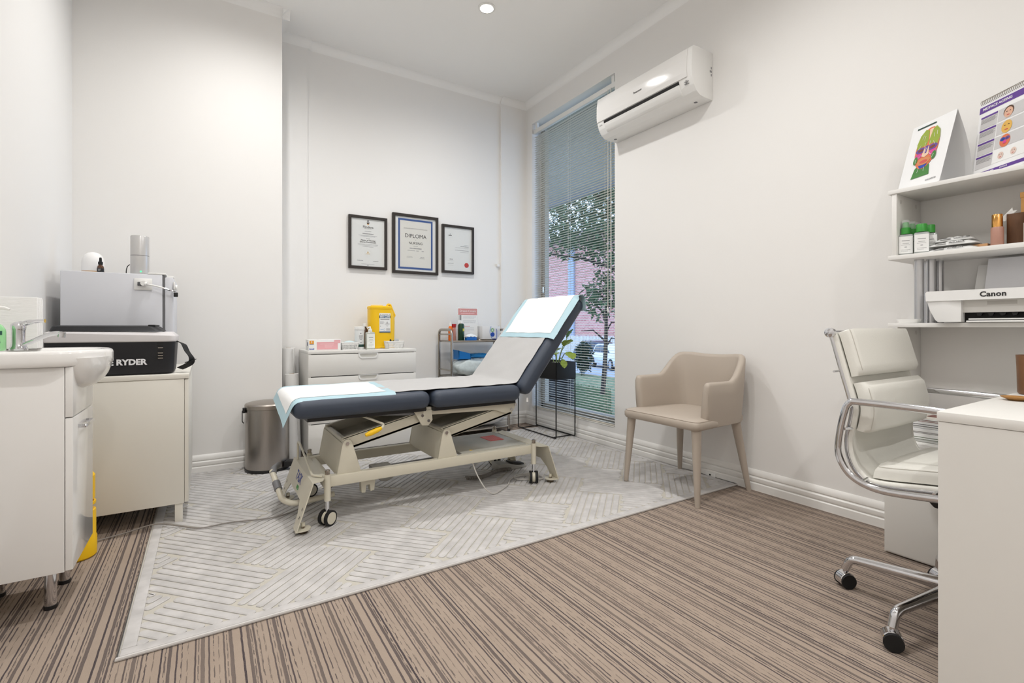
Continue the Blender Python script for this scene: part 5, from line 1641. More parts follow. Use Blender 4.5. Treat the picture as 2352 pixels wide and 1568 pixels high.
# ------------------------------------------------------------------ wire planter and plant
pn = thing('wire_planter_stand', 'black wire plant stand holding a rectangular black box by the window', 'plant stand', (2.6, 3.56, RZ))
PX0, PX1, PY0, PY1 = 2.502, 2.706, 3.285, 3.87
WIRE = M('black_wire', (20, 19, 19), 0.45, var=0.05)
zb0 = .515
for y in (PY0, PY1):
    pass
m = MB().tube(fillet([(PX0, PY0, zb0), (PX0, PY0, RZ + .006), (PX0, PY1, RZ + .006), (PX0, PY1, zb0)], .012), .0052, n=8)
m.build('side_frame', WIRE, pn)
m = MB().tube(fillet([(PX1, PY0, zb0), (PX1, PY0, RZ + .006), (PX1, PY1, RZ + .006), (PX1, PY1, zb0)], .012), .0052, n=8)
m.build('side_frame', WIRE, pn)
for y in (PY0 + .045, PY1 - .045):
    MB().cyl((PX0, y, RZ + .006), (PX1, y, RZ + .006), .0048, n=8).build('cross_wire', WIRE, pn)
MB().tube([(PX0, PY0, zb0), (PX1, PY0, zb0), (PX1, PY1, zb0), (PX0, PY1, zb0)], .0052, n=8, closed=True).build('top_ring', WIRE, pn)
BXM = M('planter_black', (15, 14, 14), 0.6, bump=0.2, scale=200, var=0.06)
m = MB()
z0_, z1_ = .518, .660
m.box((PX0 - .004, PY0 - .006, z0_), (PX1 + .004, PY0, z1_), .001).box((PX0 - .004, PY1, z0_), (PX1 + .004, PY1 + .006, z1_), .001)
m.box((PX0 - .004, PY0 - .006, z0_), (PX0 + .002, PY1 + .006, z1_), .001).box((PX1 - .002, PY0 - .006, z0_), (PX1 + .004, PY1 + .006, z1_), .001)
m.box((PX0, PY0, z0_), (PX1, PY1, z0_ + .008))
m.build('planter_box', BXM, pn)
pt = thing('potted_plant', 'young broad-leaved plant in a white pot inside the black planter', 'plant', (2.60, 3.40, .53))
MB().lathe([(0, 0), (.058, 0), (.072, .110), (.074, .122), (.066, .122), (.066, .112), (0, .110)], (2.60, 3.40, .527), n=28).build('pot', WHITE_PL, pt)
MB().lathe([(0, .108), (.066, .108), (.0, .114)], (2.60, 3.40, .529), n=24).build('soil', M('soil', (58, 44, 34), 0.95, bump=0.8, scale=60, var=0.2), pt)
LFM = M('fig_leaf', (140, 160, 70), 0.4, bump=0.3, scale=25, var=0.18)
LFD = M('fig_leaf_dark', (70, 104, 48), 0.4, bump=0.3, scale=25, var=0.18)
STM = M('stem_green', (128, 150, 88), 0.5, var=0.08)
leaf_defs = [((2.585, 3.36, .64), (2.575, 3.27, .79), 95, .13, .11, LFM, 35), ((2.61, 3.37, .64), (2.57, 3.215, .745), 60, .12, .10, LFM, -20), ((2.60, 3.39, .64), (2.63, 3.30, .86), 130, .10, .07, LFD, 60), ((2.59, 3.40, .64), (2.53, 3.33, .73), 200, .095, .075, LFM, 5), ((2.60, 3.41, .64), (2.61, 3.46, .82), 20, .11, .085, LFD, 30), ((2.61, 3.42, .64), (2.66, 3.48, .76), 330, .10, .08, LFM, 0), ((2.58, 3.41, .64), (2.52, 3.46, .78), 160, .10, .08, LFD, 15), ((2.59, 3.37, .64), (2.545, 3.25, .685), 40, .085, .065, LFM, -50)]
for (b0, b1, az, ln, wd, mt, tilt) in leaf_defs:
    B0, B1 = Vector(b0), Vector(b1)
    sm_ = MB().tube(catmull([B0, B0.lerp(B1, .5) + Vector((0, 0, .03)), B1], 5), .0038, n=6).build('stem', STM, pt)
    d0 = (B1 - B0)
    d0.z = 0
    d0 = d0.normalized() if d0.length > 1e-4 else Vector((0, -1, 0))
    el = math.radians(tilt)
    d1 = (d0 * math.cos(el) + Vector((0, 0, 1)) * math.sin(el)).normalized()
    s1 = d1.cross(Vector((0, 0, 1))).normalized()
    n1 = s1.cross(d1).normalized()
    def lf(u, v, B1=B1, d1=d1, s1=s1, n1=n1, ln=ln, wd=wd):
        wv_ = math.sin(PI * min(1, u * 1.02 + .01)) ** .7 * (0.75 + .35 * u)
        x = (v - .5) * wd * wv_
        return B1 + d1 * (u * ln) + s1 * x + n1 * (-.35 * (u - .3) ** 2 * ln + .35 * abs(v - .5) * wd * .6 + .003 * math.sin(20 * u))
    MB().quadgrid(lf, 12, 6, .0009).build('leaf', mt, sm_, smooth=80)

# ------------------------------------------------------------------ taupe armchair
TA = M('taupe_leatherette', (182, 170, 157), 0.48, bump=0.12, scale=500, var=0.02)
TAS = M('taupe_stitch', (156, 142, 128), 0.6, var=0.03)
arm_ch = thing('tub_armchair', 'taupe leatherette dining armchair against the window wall', 'chair', (2.44, 1.91, 0))
cyc = 1.912
# seat
rings = []
seat_out = []
def seat_ring(e, z):
    pts = []
    x0, x1 = 2.172 - e, 2.665 + e
    hw0, hw1 = .268 + e, .235 + e
    for (xx, yy, a0, r) in ((x0, -hw0, PI, .035), (x1, -hw1, -PI / 2, .06), (x1, hw1, 0, .06), (x0, hw0, PI / 2, .035)):
        sxn = 1 if xx == x0 else -1
        syn = 1 if yy < 0 else -1
        for i in range(6):
            a = a0 + PI / 2 * i / 5
            pts.append((xx + sxn * r + r * math.cos(a), cyc + yy + syn * r + r * math.sin(a), z))
    return pts
MB().loft([seat_ring(-.022, .402), seat_ring(-.004, .407), seat_ring(.002, .420), seat_ring(.002, .440), seat_ring(-.004, .452), seat_ring(-.014, .458), seat_ring(-.06, .463), seat_ring(-.12, .464)]).build('seat', TA, arm_ch, smooth=70)
MB().tube([(p[0], p[1], .4515) for p in seat_ring(-.0035, .45)], .0016, n=5, closed=True).build('seat_piping', TAS, arm_ch)
# wraparound shell: plan path from the far arm tip round the back to the near arm tip
plan = [(2.285, .262), (2.36, .266), (2.45, .268), (2.54, .262), (2.62, .240), (2.672, .195), (2.690, .13), (2.694, .06), (2.694, 0)]
plan = plan + [(x, -y) for x, y in reversed(plan[:-1])]
pth = catmull([(x, cyc + y, 0) for x, y in plan], 4)
def top_z(x, y):
    """rim height: arms .655, sweeping up to the back .795"""
    k = (x - 2.47) / (2.665 - 2.47)
    k = min(1, max(0, k))
    k = k * k * (3 - 2 * k)
    z = .655 + k * .135
    ay = abs(y - cyc)
    z += .008 * k * (min(1.0, ay / .15) ** 2) - .003 * k
    return z
rings = []
inn = []
n_p = len(pth)
for i, p in enumerate(pth):
    a = pth[max(0, i - 1)]
    b = pth[min(n_p - 1, i + 1)]
    tdir = (b - a).normalized()
    nin = Vector((-tdir.y, tdir.x, 0))
    if nin.dot(Vector((2.42, cyc, 0)) - p) < 0:
        nin = -nin
    tz = top_z(p.x, p.y)
    zb_ = .412
    th = .040
    lean = -.030
    row = []
    H_ = tz - zb_
    def pt_(inw, z):
        k = (z - zb_) / .38
        return p + nin * (inw + lean * k * .9 + .012) + Vector((0, 0, z - p.z))
    prof_ = [(0, zb_), (-.004, zb_ + H_ * .3), (-.003, zb_ + H_ * .7), (.0, tz - .018), (.006, tz - .006), (.016, tz), (.026, tz - .001), (.035, tz - .008), (.040, tz - .02), (.044, zb_ + H_ * .6), (.046, zb_ + H_ * .3), (.044, zb_)]
    row = [pt_(w_, z) for w_, z in prof_]
    if i in (0, n_p - 1):
        c_ = sum(row, Vector()) / len(row)
        row2 = [c_ + (q - c_) * .80 + Vector((-.012, 0, 0)) for q in row]
        if i == 0:
            rings.append(row2)
            rings.append(row)
        else:
            rings.append(row)
            rings.append(row2)
    else:
        rings.append(row)
MB().loft(rings).build('shell', TA, arm_ch, smooth=70)
# inner side seams
for sgn in (-1, 1):
    pts = []
    for z in (.465, .52, .58, .64, .70, .735):
        k = (z - .412) / .38
        pts.append((2.610 + .012 * k, cyc + sgn * (.195 + .022 * k), z))
    MB().tube(catmull(pts, 3), .0017, n=5).build('seam', TAS, arm_ch)
for (x0, y0, x1, y1, zf) in ((2.215, cyc + .232, 2.195, cyc + .262, RZ), (2.215, cyc - .232, 2.201, cyc - .250, 0.0005), (2.615, cyc + .195, 2.690, cyc + .258, RZ), (2.615, cyc - .195, 2.690, cyc - .232, 0.0005)):
    P0, P1 = Vector((x0, y0, .412)), Vector((x1, y1, zf))
    MB().tube([P0, P0.lerp(P1, .02), P0.lerp(P1, .05), P0.lerp(P1, .5), P1], [.024, .0265, .0255, .0205, .0135], n=20).build('leg', TA, arm_ch)

# power point on the skirting board
ou = thing('power_outlet', 'small white power point on the skirting board behind the armchair', 'power outlet', (2.72, 1.95, .02))
MB().box((XR - .0265, 1.918, .002), (XR - .0205, 1.99, .034), .002).build('plate', WHITE_PL, ou)
MB().cyl((XR - .0262, 1.956, .019), (XR - .028, 1.956, .019), .006, n=12).build('socket', BLACK, ou)
wh_ = tag(MB().box((2.40, 4.088, 1.545), (2.425, 4.113, 1.575), .006).build('wall_hook', WHITE_PL), 'tiny white stick-on hook on the back wall near the window', 'hook')
# ------------------------------------------------------------------ desk
dk_ = thing('desk', 'white laminate desk with a solid end panel at the right edge', 'desk', (2.2, .2, 0))
MB().box((1.637, -.32, .0), (1.660, .493, .704), .001).build('end_panel', WHITE_LAM, dk_, smooth=0)
MB().box((1.635, -.32, .705), (2.432, .495, .730), .001).build('desktop', WHITE_LAM, dk_)
MB().box((2.412, -.32, .0), (2.432, .493, .704), .001).build('end_panel', WHITE_LAM, dk_, smooth=0)
MB().box((1.66, -.20, .35), (2.412, -.182, .704)).build('modesty_panel', WHITE_LAM, dk_, smooth=0)
tag(MB().lathe([(0, 0), (.018, 0), (.022, .003), (.034, .008), (.036, .011), (.033, .010), (.018, .004), (0, .003)], (2.085, .44, .7305), n=24).build('wooden_dish', M('walnut_dish', (164, 118, 62), 0.45, bump=0.1, scale=30, var=0.15)), 'small round wooden dish on the desk', 'dish')
mg = thing('brown_mug', 'brown mug on the desk at the right edge of the picture', 'mug', (2.312, .448, .7305))
MB().lathe([(0, 0), (.034, 0), (.038, .006), (.040, .09), (.042, .13), (.038, .13), (.036, .09), (.033, .01), (0, .008)], (2.312, .448, .7305), n=26).build('cup', M('mug_brown', (120, 84, 56), 0.35, var=0.08), mg)

# ------------------------------------------------------------------ shelf unit over a low cabinet
hu = thing('wall_shelf_unit', 'white open shelf unit with steel posts standing on the low cabinet', 'shelf unit', (2.61, .55, .48))
HX0, HX1, HY0, HY1 = 2.480, 2.737, -.25, .916
SHW = M('shelf_laminate', (233, 231, 227), 0.4, var=0.006)
for (z0, z1) in ((1.520, 1.537), (1.240, 1.258), (.953, .9705)):
    MB().box((HX0, HY0, z0), (HX1, HY1, z1), .001).build('shelf', SHW, hu)
u1 = MB().box((HX0 + .004, .886, 1.258), (HX1, .903, 1.520), .001).build('upright', SHW, hu)
u2 = MB().box((HX0 + .06, .886, .482), (HX1, .903, .953), .001).build('upright', SHW, hu)
MB().box((HX0 + .004, HY0 + .01, 1.258), (HX1, HY0 + .027, 1.520), .001).build('upright', SHW, hu)
MB().box((HX0 + .06, HY0 + .01, .482), (HX1, HY0 + .027, .953), .001).build('upright', SHW, hu)
for (u_, z_) in ((u1, (1.49,)), (u2, (.93,))):
    for x in (HX0 + .045, HX1 - .05):
        for z in z_:
            MB().lathe([(0, 0), (.009, 0), (.009, .0012), (0, .0015)], n=16, mat=frame_axes((x, .886, z), (1, 0, 0), (0, 0, 1))).build('cam_cap', M('cam_cap_white', (214, 211, 206), 0.5), u_)
POST = M('satin_post', (196, 196, 198), 0.25, 0.9, var=0.03)
for (x, y) in ((2.555, .832), (2.600, .806), (2.655, .832), (2.690, .806), (2.555, -.16), (2.655, -.16)):
    MB().cyl((x, y, .9705), (x, y, 1.240), .0165, n=22).build('post', POST, hu)
lc = thing('low_cabinet', 'white low cabinet under the shelf unit behind the office chair', 'cabinet', (2.59, .55, 0))
MB().box((2.440, -.25, .006), (2.737 - .02, .914, .4815), .002).build('carcase', WHITE_LAM, lc)
MB().box((2.436, .335, .012), (2.4395, .908, .472), .001).build('door', WHITE_LAM, lc)
MB().box((2.436, -.24, .012), (2.4395, .330, .472), .001).build('door', WHITE_LAM, lc)

# magazines on the low cabinet
spines = [((216, 214, 210), .012), ((90, 110, 80), .008), ((222, 220, 216), .016), ((150, 140, 150), .006), ((226, 224, 222), .014), ((200, 206, 216), .010), ((120, 118, 120), .007), ((230, 228, 226), .012), ((188, 74, 66), .007), ((222, 216, 206), .008)]
labs = ['white magazine, bottom of the stack on the low cabinet', 'thin green magazine, second from the bottom of the stack', 'thick white magazine, third from the bottom of the stack', 'thin mauve magazine, fourth from the bottom of the stack', 'white magazine in the middle of the stack, below the pale blue one', 'pale blue magazine in the upper half of the stack', 'thin grey magazine above the pale blue one', 'white magazine just below the red one', 'red magazine second from the top of the stack', 'cream magazine with pictures on top of the stack']
z = .482
for i, ((rgb, th), lab) in enumerate(zip(spines, labs)):
    dx = random.uniform(-.008, .008)
    dy = random.uniform(-.006, .006)
    mg_ = thing('magazine', lab, 'magazine', (2.58, .79, z), 'magazines on the low cabinet')
    MB().box((2.488 + dx, .655 + dy, z + .0003), (2.695 + dx, .868 + dy, z + th), .001).build('cover', M('magazine_%d' % i, rgb, 0.35, var=0.25, scale=30), mg_)
    MB().box((2.4872 + dx, .659 + dy, z + .0018), (2.49 + dx, .864 + dy, z + th - .0015)).build('page_edges', PAPER, mg_)
    z += th
tag(MB().box((2.54, .70, z + .0004), (2.64, .80, z + .0025)).build('photo_card', M('photo_print', (120, 70, 60), 0.3, var=0.6, scale=40)), 'dark red picture card lying on the top magazine', 'card')

# ------------------------------------------------------------------ printer
pr = thing('inkjet_printer', 'white inkjet printer with open paper tray on the lower shelf', 'printer', (2.6, .56, .971))
PY1_, PY0_ = .775, .335
PRW = M('printer_white', (236, 235, 233), 0.35, var=0.006)
z0 = .9712
MB().loft([[(2.446, y0, z), (2.446, y1, z), (2.69, y1, z), (2.69, y0, z)] for (z, y0, y1) in ((z0 + .085, PY0_, PY1_), (z0 + .118, PY0_ - .002, PY1_ + .002), (z0 + .124, PY0_ + .004, PY1_ - .004))]).build('scanner_lid', PRW, pr)
for (ya, yb, k) in ((PY1_ - .002, PY1_ - .105, 1), (PY0_ + .002, PY0_ + .105, -1)):
    MB().loft([[(2.452 + .004 * e, ya - k * e * .02, z), (2.450, (ya + yb) / 2, z), (2.456, yb, z), (2.69, yb, z), (2.69, ya - k * e * .02, z)] for (z, e) in ((z0 + .002, 1.6), (z0 + .012, 1.2), (z0 + .05, .4), (z0 + .085, 0))]).build('side_cheek', PRW, pr)
MB().box((2.474, PY0_ + .10, z0 + .038), (2.69, PY1_ - .10, z0 + .085)).build('fascia', M('printer_fascia', (214, 211, 206), 0.45, var=0.01), pr)
MB().box((2.500, PY0_ + .10, z0 + .002), (2.69, PY1_ - .10, z0 + .040)).build('paper_slot', DARK, pr)
MB().box((2.462, PY0_ + .10, z0 + .0005), (2.52, PY1_ - .118, z0 + .007), .001).box((2.462, PY0_ + .10, z0 + .010), (2.478, PY1_ - .125, z0 + .015), .001).build('output_tray', PRW, pr)
for i in range(8):
    y = PY1_ - .150 - i * .032
    MB().prism([(y - .009, z0 + .036), (y + .009, z0 + .036), (y + .005, z0 + .026), (y - .005, z0 + .026)], 2.486, 2.50, 'X').build('feed_roller', BLACK, pr)
MB().box((2.4735, .52, z0 + .066), (2.4745, .60, z0 + .080), .0004).build('finger_notch', M('notch_grey', (188, 184, 178), 0.5), pr)
text('Canon', .026, (2.4455, .578, z0 + .104), (0, -1, 0), (0, 0, 1), INK, pr, bold=.0009, space=1.05)
ts = MB().prism([(2.66, z0 + .118), (2.667, z0 + .118), (2.722, z0 + .235), (2.715, z0 + .238)], .45, .685, 'Y').build('paper_support', PRW, pr)
tag(MB().prism([(2.652, z0 + .122), (2.655, z0 + .122), (2.708, z0 + .258), (2.704, z0 + .260)], .44, .652, 'Y').build('paper_sheaf', M('copy_paper', (238, 238, 242), 0.7, var=0.01)), 'sheaf of white copy paper in the printer feed', 'paper')
tag(MB().loft([rrect(2.505, 2.575, .825, .892, .012, zz) for zz in (.9712, .974)] + [rrect(2.500, 2.580, .820, .897, .014, zz) for zz in (.983, .987)]).build('white_dish', WHITE_PL), 'flat white dish on the lower shelf beside the steel posts', 'dish')

# ------------------------------------------------------------------ things on the middle shelf
SZ = 1.2582
CLB = M('clear_bottle', (222, 228, 224), 0.08, var=0.01, trans=0.55)
def side_bottle(label, cx, cy, mist):
    """bottles face the room (-X): built facing -Y, then turned"""
    t = pump_bottle('spray_bottle' if mist else 'lotion_bottle', label, 0, 0, 0, .050, .036, .090, CLB, GREENP, False, PAPER, mist, 'green-capped bottles on the middle shelf')
    t.location = (0, 0, 0)
    R_ = Matrix.Translation((cx, cy, SZ)) @ Matrix.Rotation(math.radians(-72), 4, 'Z')
    t.matrix_world = R_
    t.location = (cx, cy, SZ)
    t.rotation_euler = (0, 0, math.radians(-72))
    lb_ = [c_ for c_ in bpy.data.objects if c_.parent == t]
    text('MVCITOL', .0062, (0, -.0190, .066), (1, 0, 0), (0, 0, 1), INKG, t) if False else None
    return t
side_bottle('front green mist-spray bottle at the left end of the middle shelf', 2.525, .868, True)
side_bottle('second green mist-spray bottle, just behind the front one', 2.575, .864, True)
side_bottle('third green mist-spray bottle, nearest the wall', 2.625, .862, True)
side_bottle('front bottle with a plain green cap on the middle shelf', 2.520, .812, False)
side_bottle('rear bottle with a plain green cap on the middle shelf', 2.572, .802, False)
def packet(label, z, y0, y1, x, seed):
    t = thing('wipes_packet', label, 'packet', (x, (y0 + y1) / 2, z), 'wipes packets on the middle shelf')
    def fn(u, v):
        y = y1 + (y0 - y1) * u
        xx = x - .045 + .09 * v
        bul = max(0, math.sin(PI * u)) ** .35 * max(0, math.sin(PI * v)) ** .45
        return (xx, y, z + .001 + .020 * bul + .0015 * math.sin(31 * u + seed) * bul)
    MB().quadgrid(fn, 26, 12, 0).quadgrid(lambda u, v: (x - .045 + .09 * v, y1 + (y0 - y1) * u, z + .0006), 26, 12, 0).build('film', M('packet_film', (226, 226, 224), 0.22, var=0.1, scale=30), t, smooth=80)
    mm = MB()
    for i in range(22):
        yq = y1 - .065 - i * .0022
        h = random.uniform(.002, .006)
        mm.box((x - .0452, yq, z + .008), (x - .0435, yq - .0009, z + .008 + h))
    for i in range(2):
        mm.box((x - .0452, y1 - .022, z + .007 + .004 * i), (x - .0435, y1 - .055, z + .0085 + .004 * i))
    mm.build('packet_print', INK, t)
packet('white wipes packet, bottom of the small stack on the middle shelf', SZ, .635, .790, 2.548, 1)
packet('white wipes packet in the middle of the small stack', SZ + .021, .640, .785, 2.550, 2)
packet('olive-tinged wipes packet on top of the small stack', SZ + .042, .660, .780, 2.585, 3)
tag(MB().box((2.53, .612, SZ + .0004), (2.60, .700, SZ + .016), .002).build('kraft_box', M('kraft_card', (196, 150, 104), 0.6, var=0.06)), 'small flat kraft box beside the wipes packets', 'box')
fb = thing('foundation_bottle', 'rose bottle with shiny gold cap on the middle shelf', 'bottle', (2.527, .585, SZ))
MB().lathe([(0, 0), (.0175, 0), (.0185, .003), (.0185, .068), (.017, .071), (0, .071)], (2.527, .585, SZ), n=28).build('bottle', M('rose_frost', (178, 134, 118), 0.3, var=0.03), fb)
GOLD = M('polished_gold', (226, 168, 96), 0.14, 1.0, var=0.02)
MB().lathe([(0, 0), (.0155, 0), (.0155, .046), (.0145, .048), (0, .048)], (2.527, .585, SZ + .071), n=28).build('cap', GOLD, fb)
cbx = tag(MB().box((2.555, .520, SZ + .0004), (2.615, .566, SZ + .120), .001).build('bronze_carton', M('bronze_card', (96, 66, 44), 0.4, 0.3, var=0.2, scale=20, aniso=(1, 20, 1))), 'dark bronze carton behind the rose bottle', 'carton')
tag(MB().prism([(-.009, 0), (.009, 0), (.009, .050), (0, .042), (-.009, .050)], -.0006, .0006, 'Y', 0, 2, Matrix.Translation((2.56, .578, SZ + .10)) @ Matrix.Rotation(math.radians(90), 4, 'Z') @ Matrix.Rotation(math.radians(-42), 4, 'Y')).build('ribbon_tag', PAPER), 'white swallowtail paper tag behind the gold cap', 'tag')
kb = thing('kraft_gift_box', 'tall tan box with grey tape behind the white pump jar', 'box', (2.62, .47, SZ))
MB().box((2.565, .42, SZ + .0004), (2.66, .530, SZ + .175), .001).build('carton', M('tan_card', (204, 152, 88), 0.55, var=0.05), kb)
MB().box((2.563, .418, SZ + .175), (2.662, .532, SZ + .195), .001).build('lid', M('tan_card'), kb)
MB().box((2.5642, .508, SZ + .072), (2.5655, .5305, SZ + .115)).box((2.5642, .508, SZ + .002), (2.5655, .5305, SZ + .020)).build('tape', M('tape_grey'), kb)
jb = thing('serum_bottle', 'pale bottle with silver cap at the right edge of the middle shelf', 'bottle', (2.525, .497, SZ))
MB().lathe([(0, 0), (.020, 0), (.022, .004), (.022, .072), (.020, .076), (0, .076)], (2.522, .492, SZ), n=28).build('bottle', M('pearl_white', (226, 218, 214), 0.3, var=0.01), jb)
MB().lathe([(0, 0), (.0205, 0), (.0205, .046), (.018, .052), (0, .052)], (2.522, .492, SZ + .077), n=28).build('cap', CHROME, jb)

# ------------------------------------------------------------------ things on the top shelf
TSZ = 1.5375
tc_ = thing('tent_card', 'white tent card printed with a coloured facial anatomy chart', 'tent card', (2.6, .80, TSZ))
R1, R2 = Vector((2.645, .880, 1.828)), Vector((2.548, .705, 1.828))
rd = (R2 - R1).normalized()
nf = Vector((-.856, .517, 0))
nf = (nf - rd * nf.dot(rd)).normalized()
F1, F2 = R1 + nf * .078, R2 + nf * .078
B1, B2 = R1 - nf * .066, R2 - nf * .066
for p in (F1, F2, B1, B2):
    p.z = TSZ + .0004
CARD = M('card_white', (240, 240, 240), 0.45, var=0.006)
def slab(a, b, c, d, th):
    n = (b - a).cross(d - a).normalized() * th
    return MB().loft([[a, b, c, d], [a + n, b + n, c + n, d + n]])
ff = slab(F1, F2, R2, R1, -.0012).build('front_leaf', CARD, tc_, smooth=0)
def curve_leaf(u, v):
    p = B1.lerp(B2, u)
    q = R1.lerp(R2, u)
    s = p.lerp(q, v)
    return s - nf * (.014 * math.sin(PI * v))
MB().quadgrid(curve_leaf, 6, 10, .0012).build('back_leaf', CARD, tc_, smooth=80)
fx = (F2 - F1).normalized()
fu = (R1 - F1).normalized()
fn_ = fx.cross(fu).normalized()
W_, H_ = (F2 - F1).length, (R1 - F1).length
def fpt(x, y, off=.0016):
    return F1 + fx * (x * W_) + fu * (y * H_) + fn_ * off
def patch(poly, mat_, name, par, off=.0016):
    t = MB()
    a = [fpt(x, y, off) for x, y in poly]
    b = [fpt(x, y, off + .0004) for x, y in poly]
    t.loft([a, b])
    return t.build(name, mat_, par, smooth=0)
def ell(cx, cy, rx, ry, n=20, rot=0.0):
    return [(cx + rx * math.cos(t) * math.cos(rot) - ry * math.sin(t) * math.sin(rot), cy + rx * math.cos(t) * math.sin(rot) + ry * math.sin(t) * math.cos(rot)) for t in [2 * PI * i / n for i in range(n)]]
patch([(.14, .925), (.58, .925), (.58, .945), (.14, .945)], M('deep_green'), 'title_bar', ff)
patch([(.28, .16), (.70, .16), (.66, .30), (.60, .36), (.40, .36), (.32, .30)], M('chart_green', (70, 130, 60), 0.5, var=0.1), 'chart_neck', ff, .0016)
patch(ell(.50, .58, .265, .305, 28), M('chart_orange', (222, 120, 80), 0.5, var=0.1), 'chart_head', ff, .0020)
patch([(.27, .56), (.24, .68), (.28, .80), (.38, .875), (.47, .84), (.50, .70), (.48, .62), (.36, .62)], M('chart_olive', (150, 168, 60), 0.5, var=0.08), 'chart_brow', ff, .0024)
patch([(.73, .56), (.76, .68), (.72, .80), (.62, .875), (.55, .84), (.52, .70), (.53, .62), (.64, .62)], M('chart_olive'), 'chart_brow', ff, .0024)
patch([(.47, .86), (.56, .86), (.52, .70)], M('chart_skin', (232, 200, 172), 0.5, var=0.05), 'chart_brow_gap', ff, .0026)
for cx_ in (.37, .64):
    patch(ell(cx_, .565, .115, .045, 18), M('chart_violet', (104, 74, 150), 0.5, var=0.08), 'chart_eye_ring', ff, .0028)
    patch(ell(cx_, .565, .065, .020, 14), M('chart_brown', (120, 60, 40), 0.5), 'chart_eye', ff, .0032)
    patch(ell(cx_ + (.03 if cx_ > .5 else -.03), .485, .085, .045, 14), M('chart_pink', (214, 70, 150), 0.5, var=0.08), 'chart_cheek', ff, .0028)
    patch(ell(cx_ + (.075 if cx_ > .5 else -.075), .43, .050, .060, 14), M('chart_green'), 'chart_cheek_side', ff, .0030)
patch([(.46, .60), (.55, .60), (.585, .47), (.50, .445), (.42, .47)], M('chart_skin'), 'chart_nose', ff, .0032)
patch([(.47, .61), (.54, .61), (.525, .50), (.485, .50)], M('chart_violet'), 'chart_nose_bridge', ff, .0034)
patch(ell(.505, .385, .155, .055, 16), M('chart_skin_dark', (212, 140, 90), 0.5), 'chart_mouth_area', ff, .0032)
patch(ell(.505, .378, .095, .024, 14), M('chart_lip', (206, 86, 82), 0.5), 'chart_lips', ff, .0036)
patch([(.40, .33), (.61, .33), (.56, .285), (.45, .285)], M('print_cobalt'), 'chart_chin', ff, .0032)
mm = MB()
for (x, y, a) in ((.36, .76, 80), (.41, .74, 82), (.62, .74, 100), (.68, .76, 100), (.33, .62, 60), (.45, .64, 80), (.56, .64, 95), (.66, .62, 120), (.30, .42, 100), (.70, .42, 70), (.42, .26, 80), (.56, .26, 95), (.50, .55, 90), (.38, .47, 45), (.62, .47, 135)):
    c_ = fpt(x, y, .0040)
    d_ = (fx * math.cos(math.radians(a)) + fu * math.sin(math.radians(a))) * .009
    mm.tube([c_ - d_, c_ + d_], .0007, n=4)
mm.build('chart_arrow', PAPER, ff)
text('GALDERMA', .0095, fpt(.78, .075, .0018), fx, fu, INKG, ff)
text('Expert', .0095, fpt(.20, .028, .0018), fx, fu, M('deep_green'), ff)

fl = thing('flip_chart', 'wire-bound desk flip chart headed MIDFACE AGEING on the top shelf', 'flip chart', (2.58, .58, TSZ))
A1 = Vector((2.636, .656, 1.848))
fd = Vector((-.575, -.818, 0)).normalized()
nfl = Vector((fd.y, -fd.x, 0))
if nfl.dot(Vector((-1, 0, 0))) < 0:
    nfl = -nfl
WFL = .215
A2 = A1 + fd * WFL
G1, G2 = A1 + nfl * .040, A2 + nfl * .040
K1, K2 = A1 - nfl * .05, A2 - nfl * .05
for p in (G1, G2, K1, K2):
    p.z = TSZ + .0004
pgl = slab(G1, G2, A2, A1, .0015).build('front_page', CARD, fl, smooth=0)
slab(K1, K2, A2, A1, .0015).build('back_board', CARD, fl, smooth=0)
gx = (G2 - G1).normalized()
gu = (A1 - G1).normalized()
gn = gx.cross(gu).normalized()
if gn.dot(nfl) < 0:
    gn = -gn
HG = (A1 - G1).length
def gpt(x, y, off=.0018):
    return G1 + gx * x + gu * y + gn * off
def gp(poly, mat_, name, off=.0018):
    return MB().loft([[gpt(x, y, off) for x, y in poly], [gpt(x, y, off + .0004) for x, y in poly]]).build(name, mat_, pgl, smooth=0)
def rect(x0, y0, x1, y1):
    return [(x0, y0), (x1, y0), (x1, y1), (x0, y1)]
gp(rect(0, HG - .046, WFL, HG - .020), PURPLE, 'header_band')
text('MIDFACE AGEING', .0150, gpt(.014, HG - .033, .0026), gx, gu, PAPER, pgl, bold=.0002, align='LEFT')
gp(rect(.032, .010, WFL, .023), PURPLE, 'footer_band')
GRYP = M('panel_grey', (206, 204, 204), 0.5, var=0.02)
for k in range(4):
    y1 = HG - .064 - k * .0535
    gp(rect(.012, y1 - .049, .082, y1), GRYP, 'text_panel', .0018)
    gp(rect(.012, y1 - .007, .082, y1), PURPLE, 'panel_heading', .0024)
    for q in range(4):
        gp(rect(.015, y1 - .013 - q * .0045, .078 - .006 * (q % 2), y1 - .0116 - q * .0045), INKG, 'panel_text', .0024)
    gp(rect(.086, y1 - .047, WFL - .006, y1), GRYP if k < 3 else PAPER, 'picture_panel', .0018)
SKIN = M('portrait_skin', (222, 178, 152), 0.5, var=0.05)
HAIR = M('portrait_hair', (86, 62, 48), 0.6, var=0.1)
LIP = M('chart_lip')
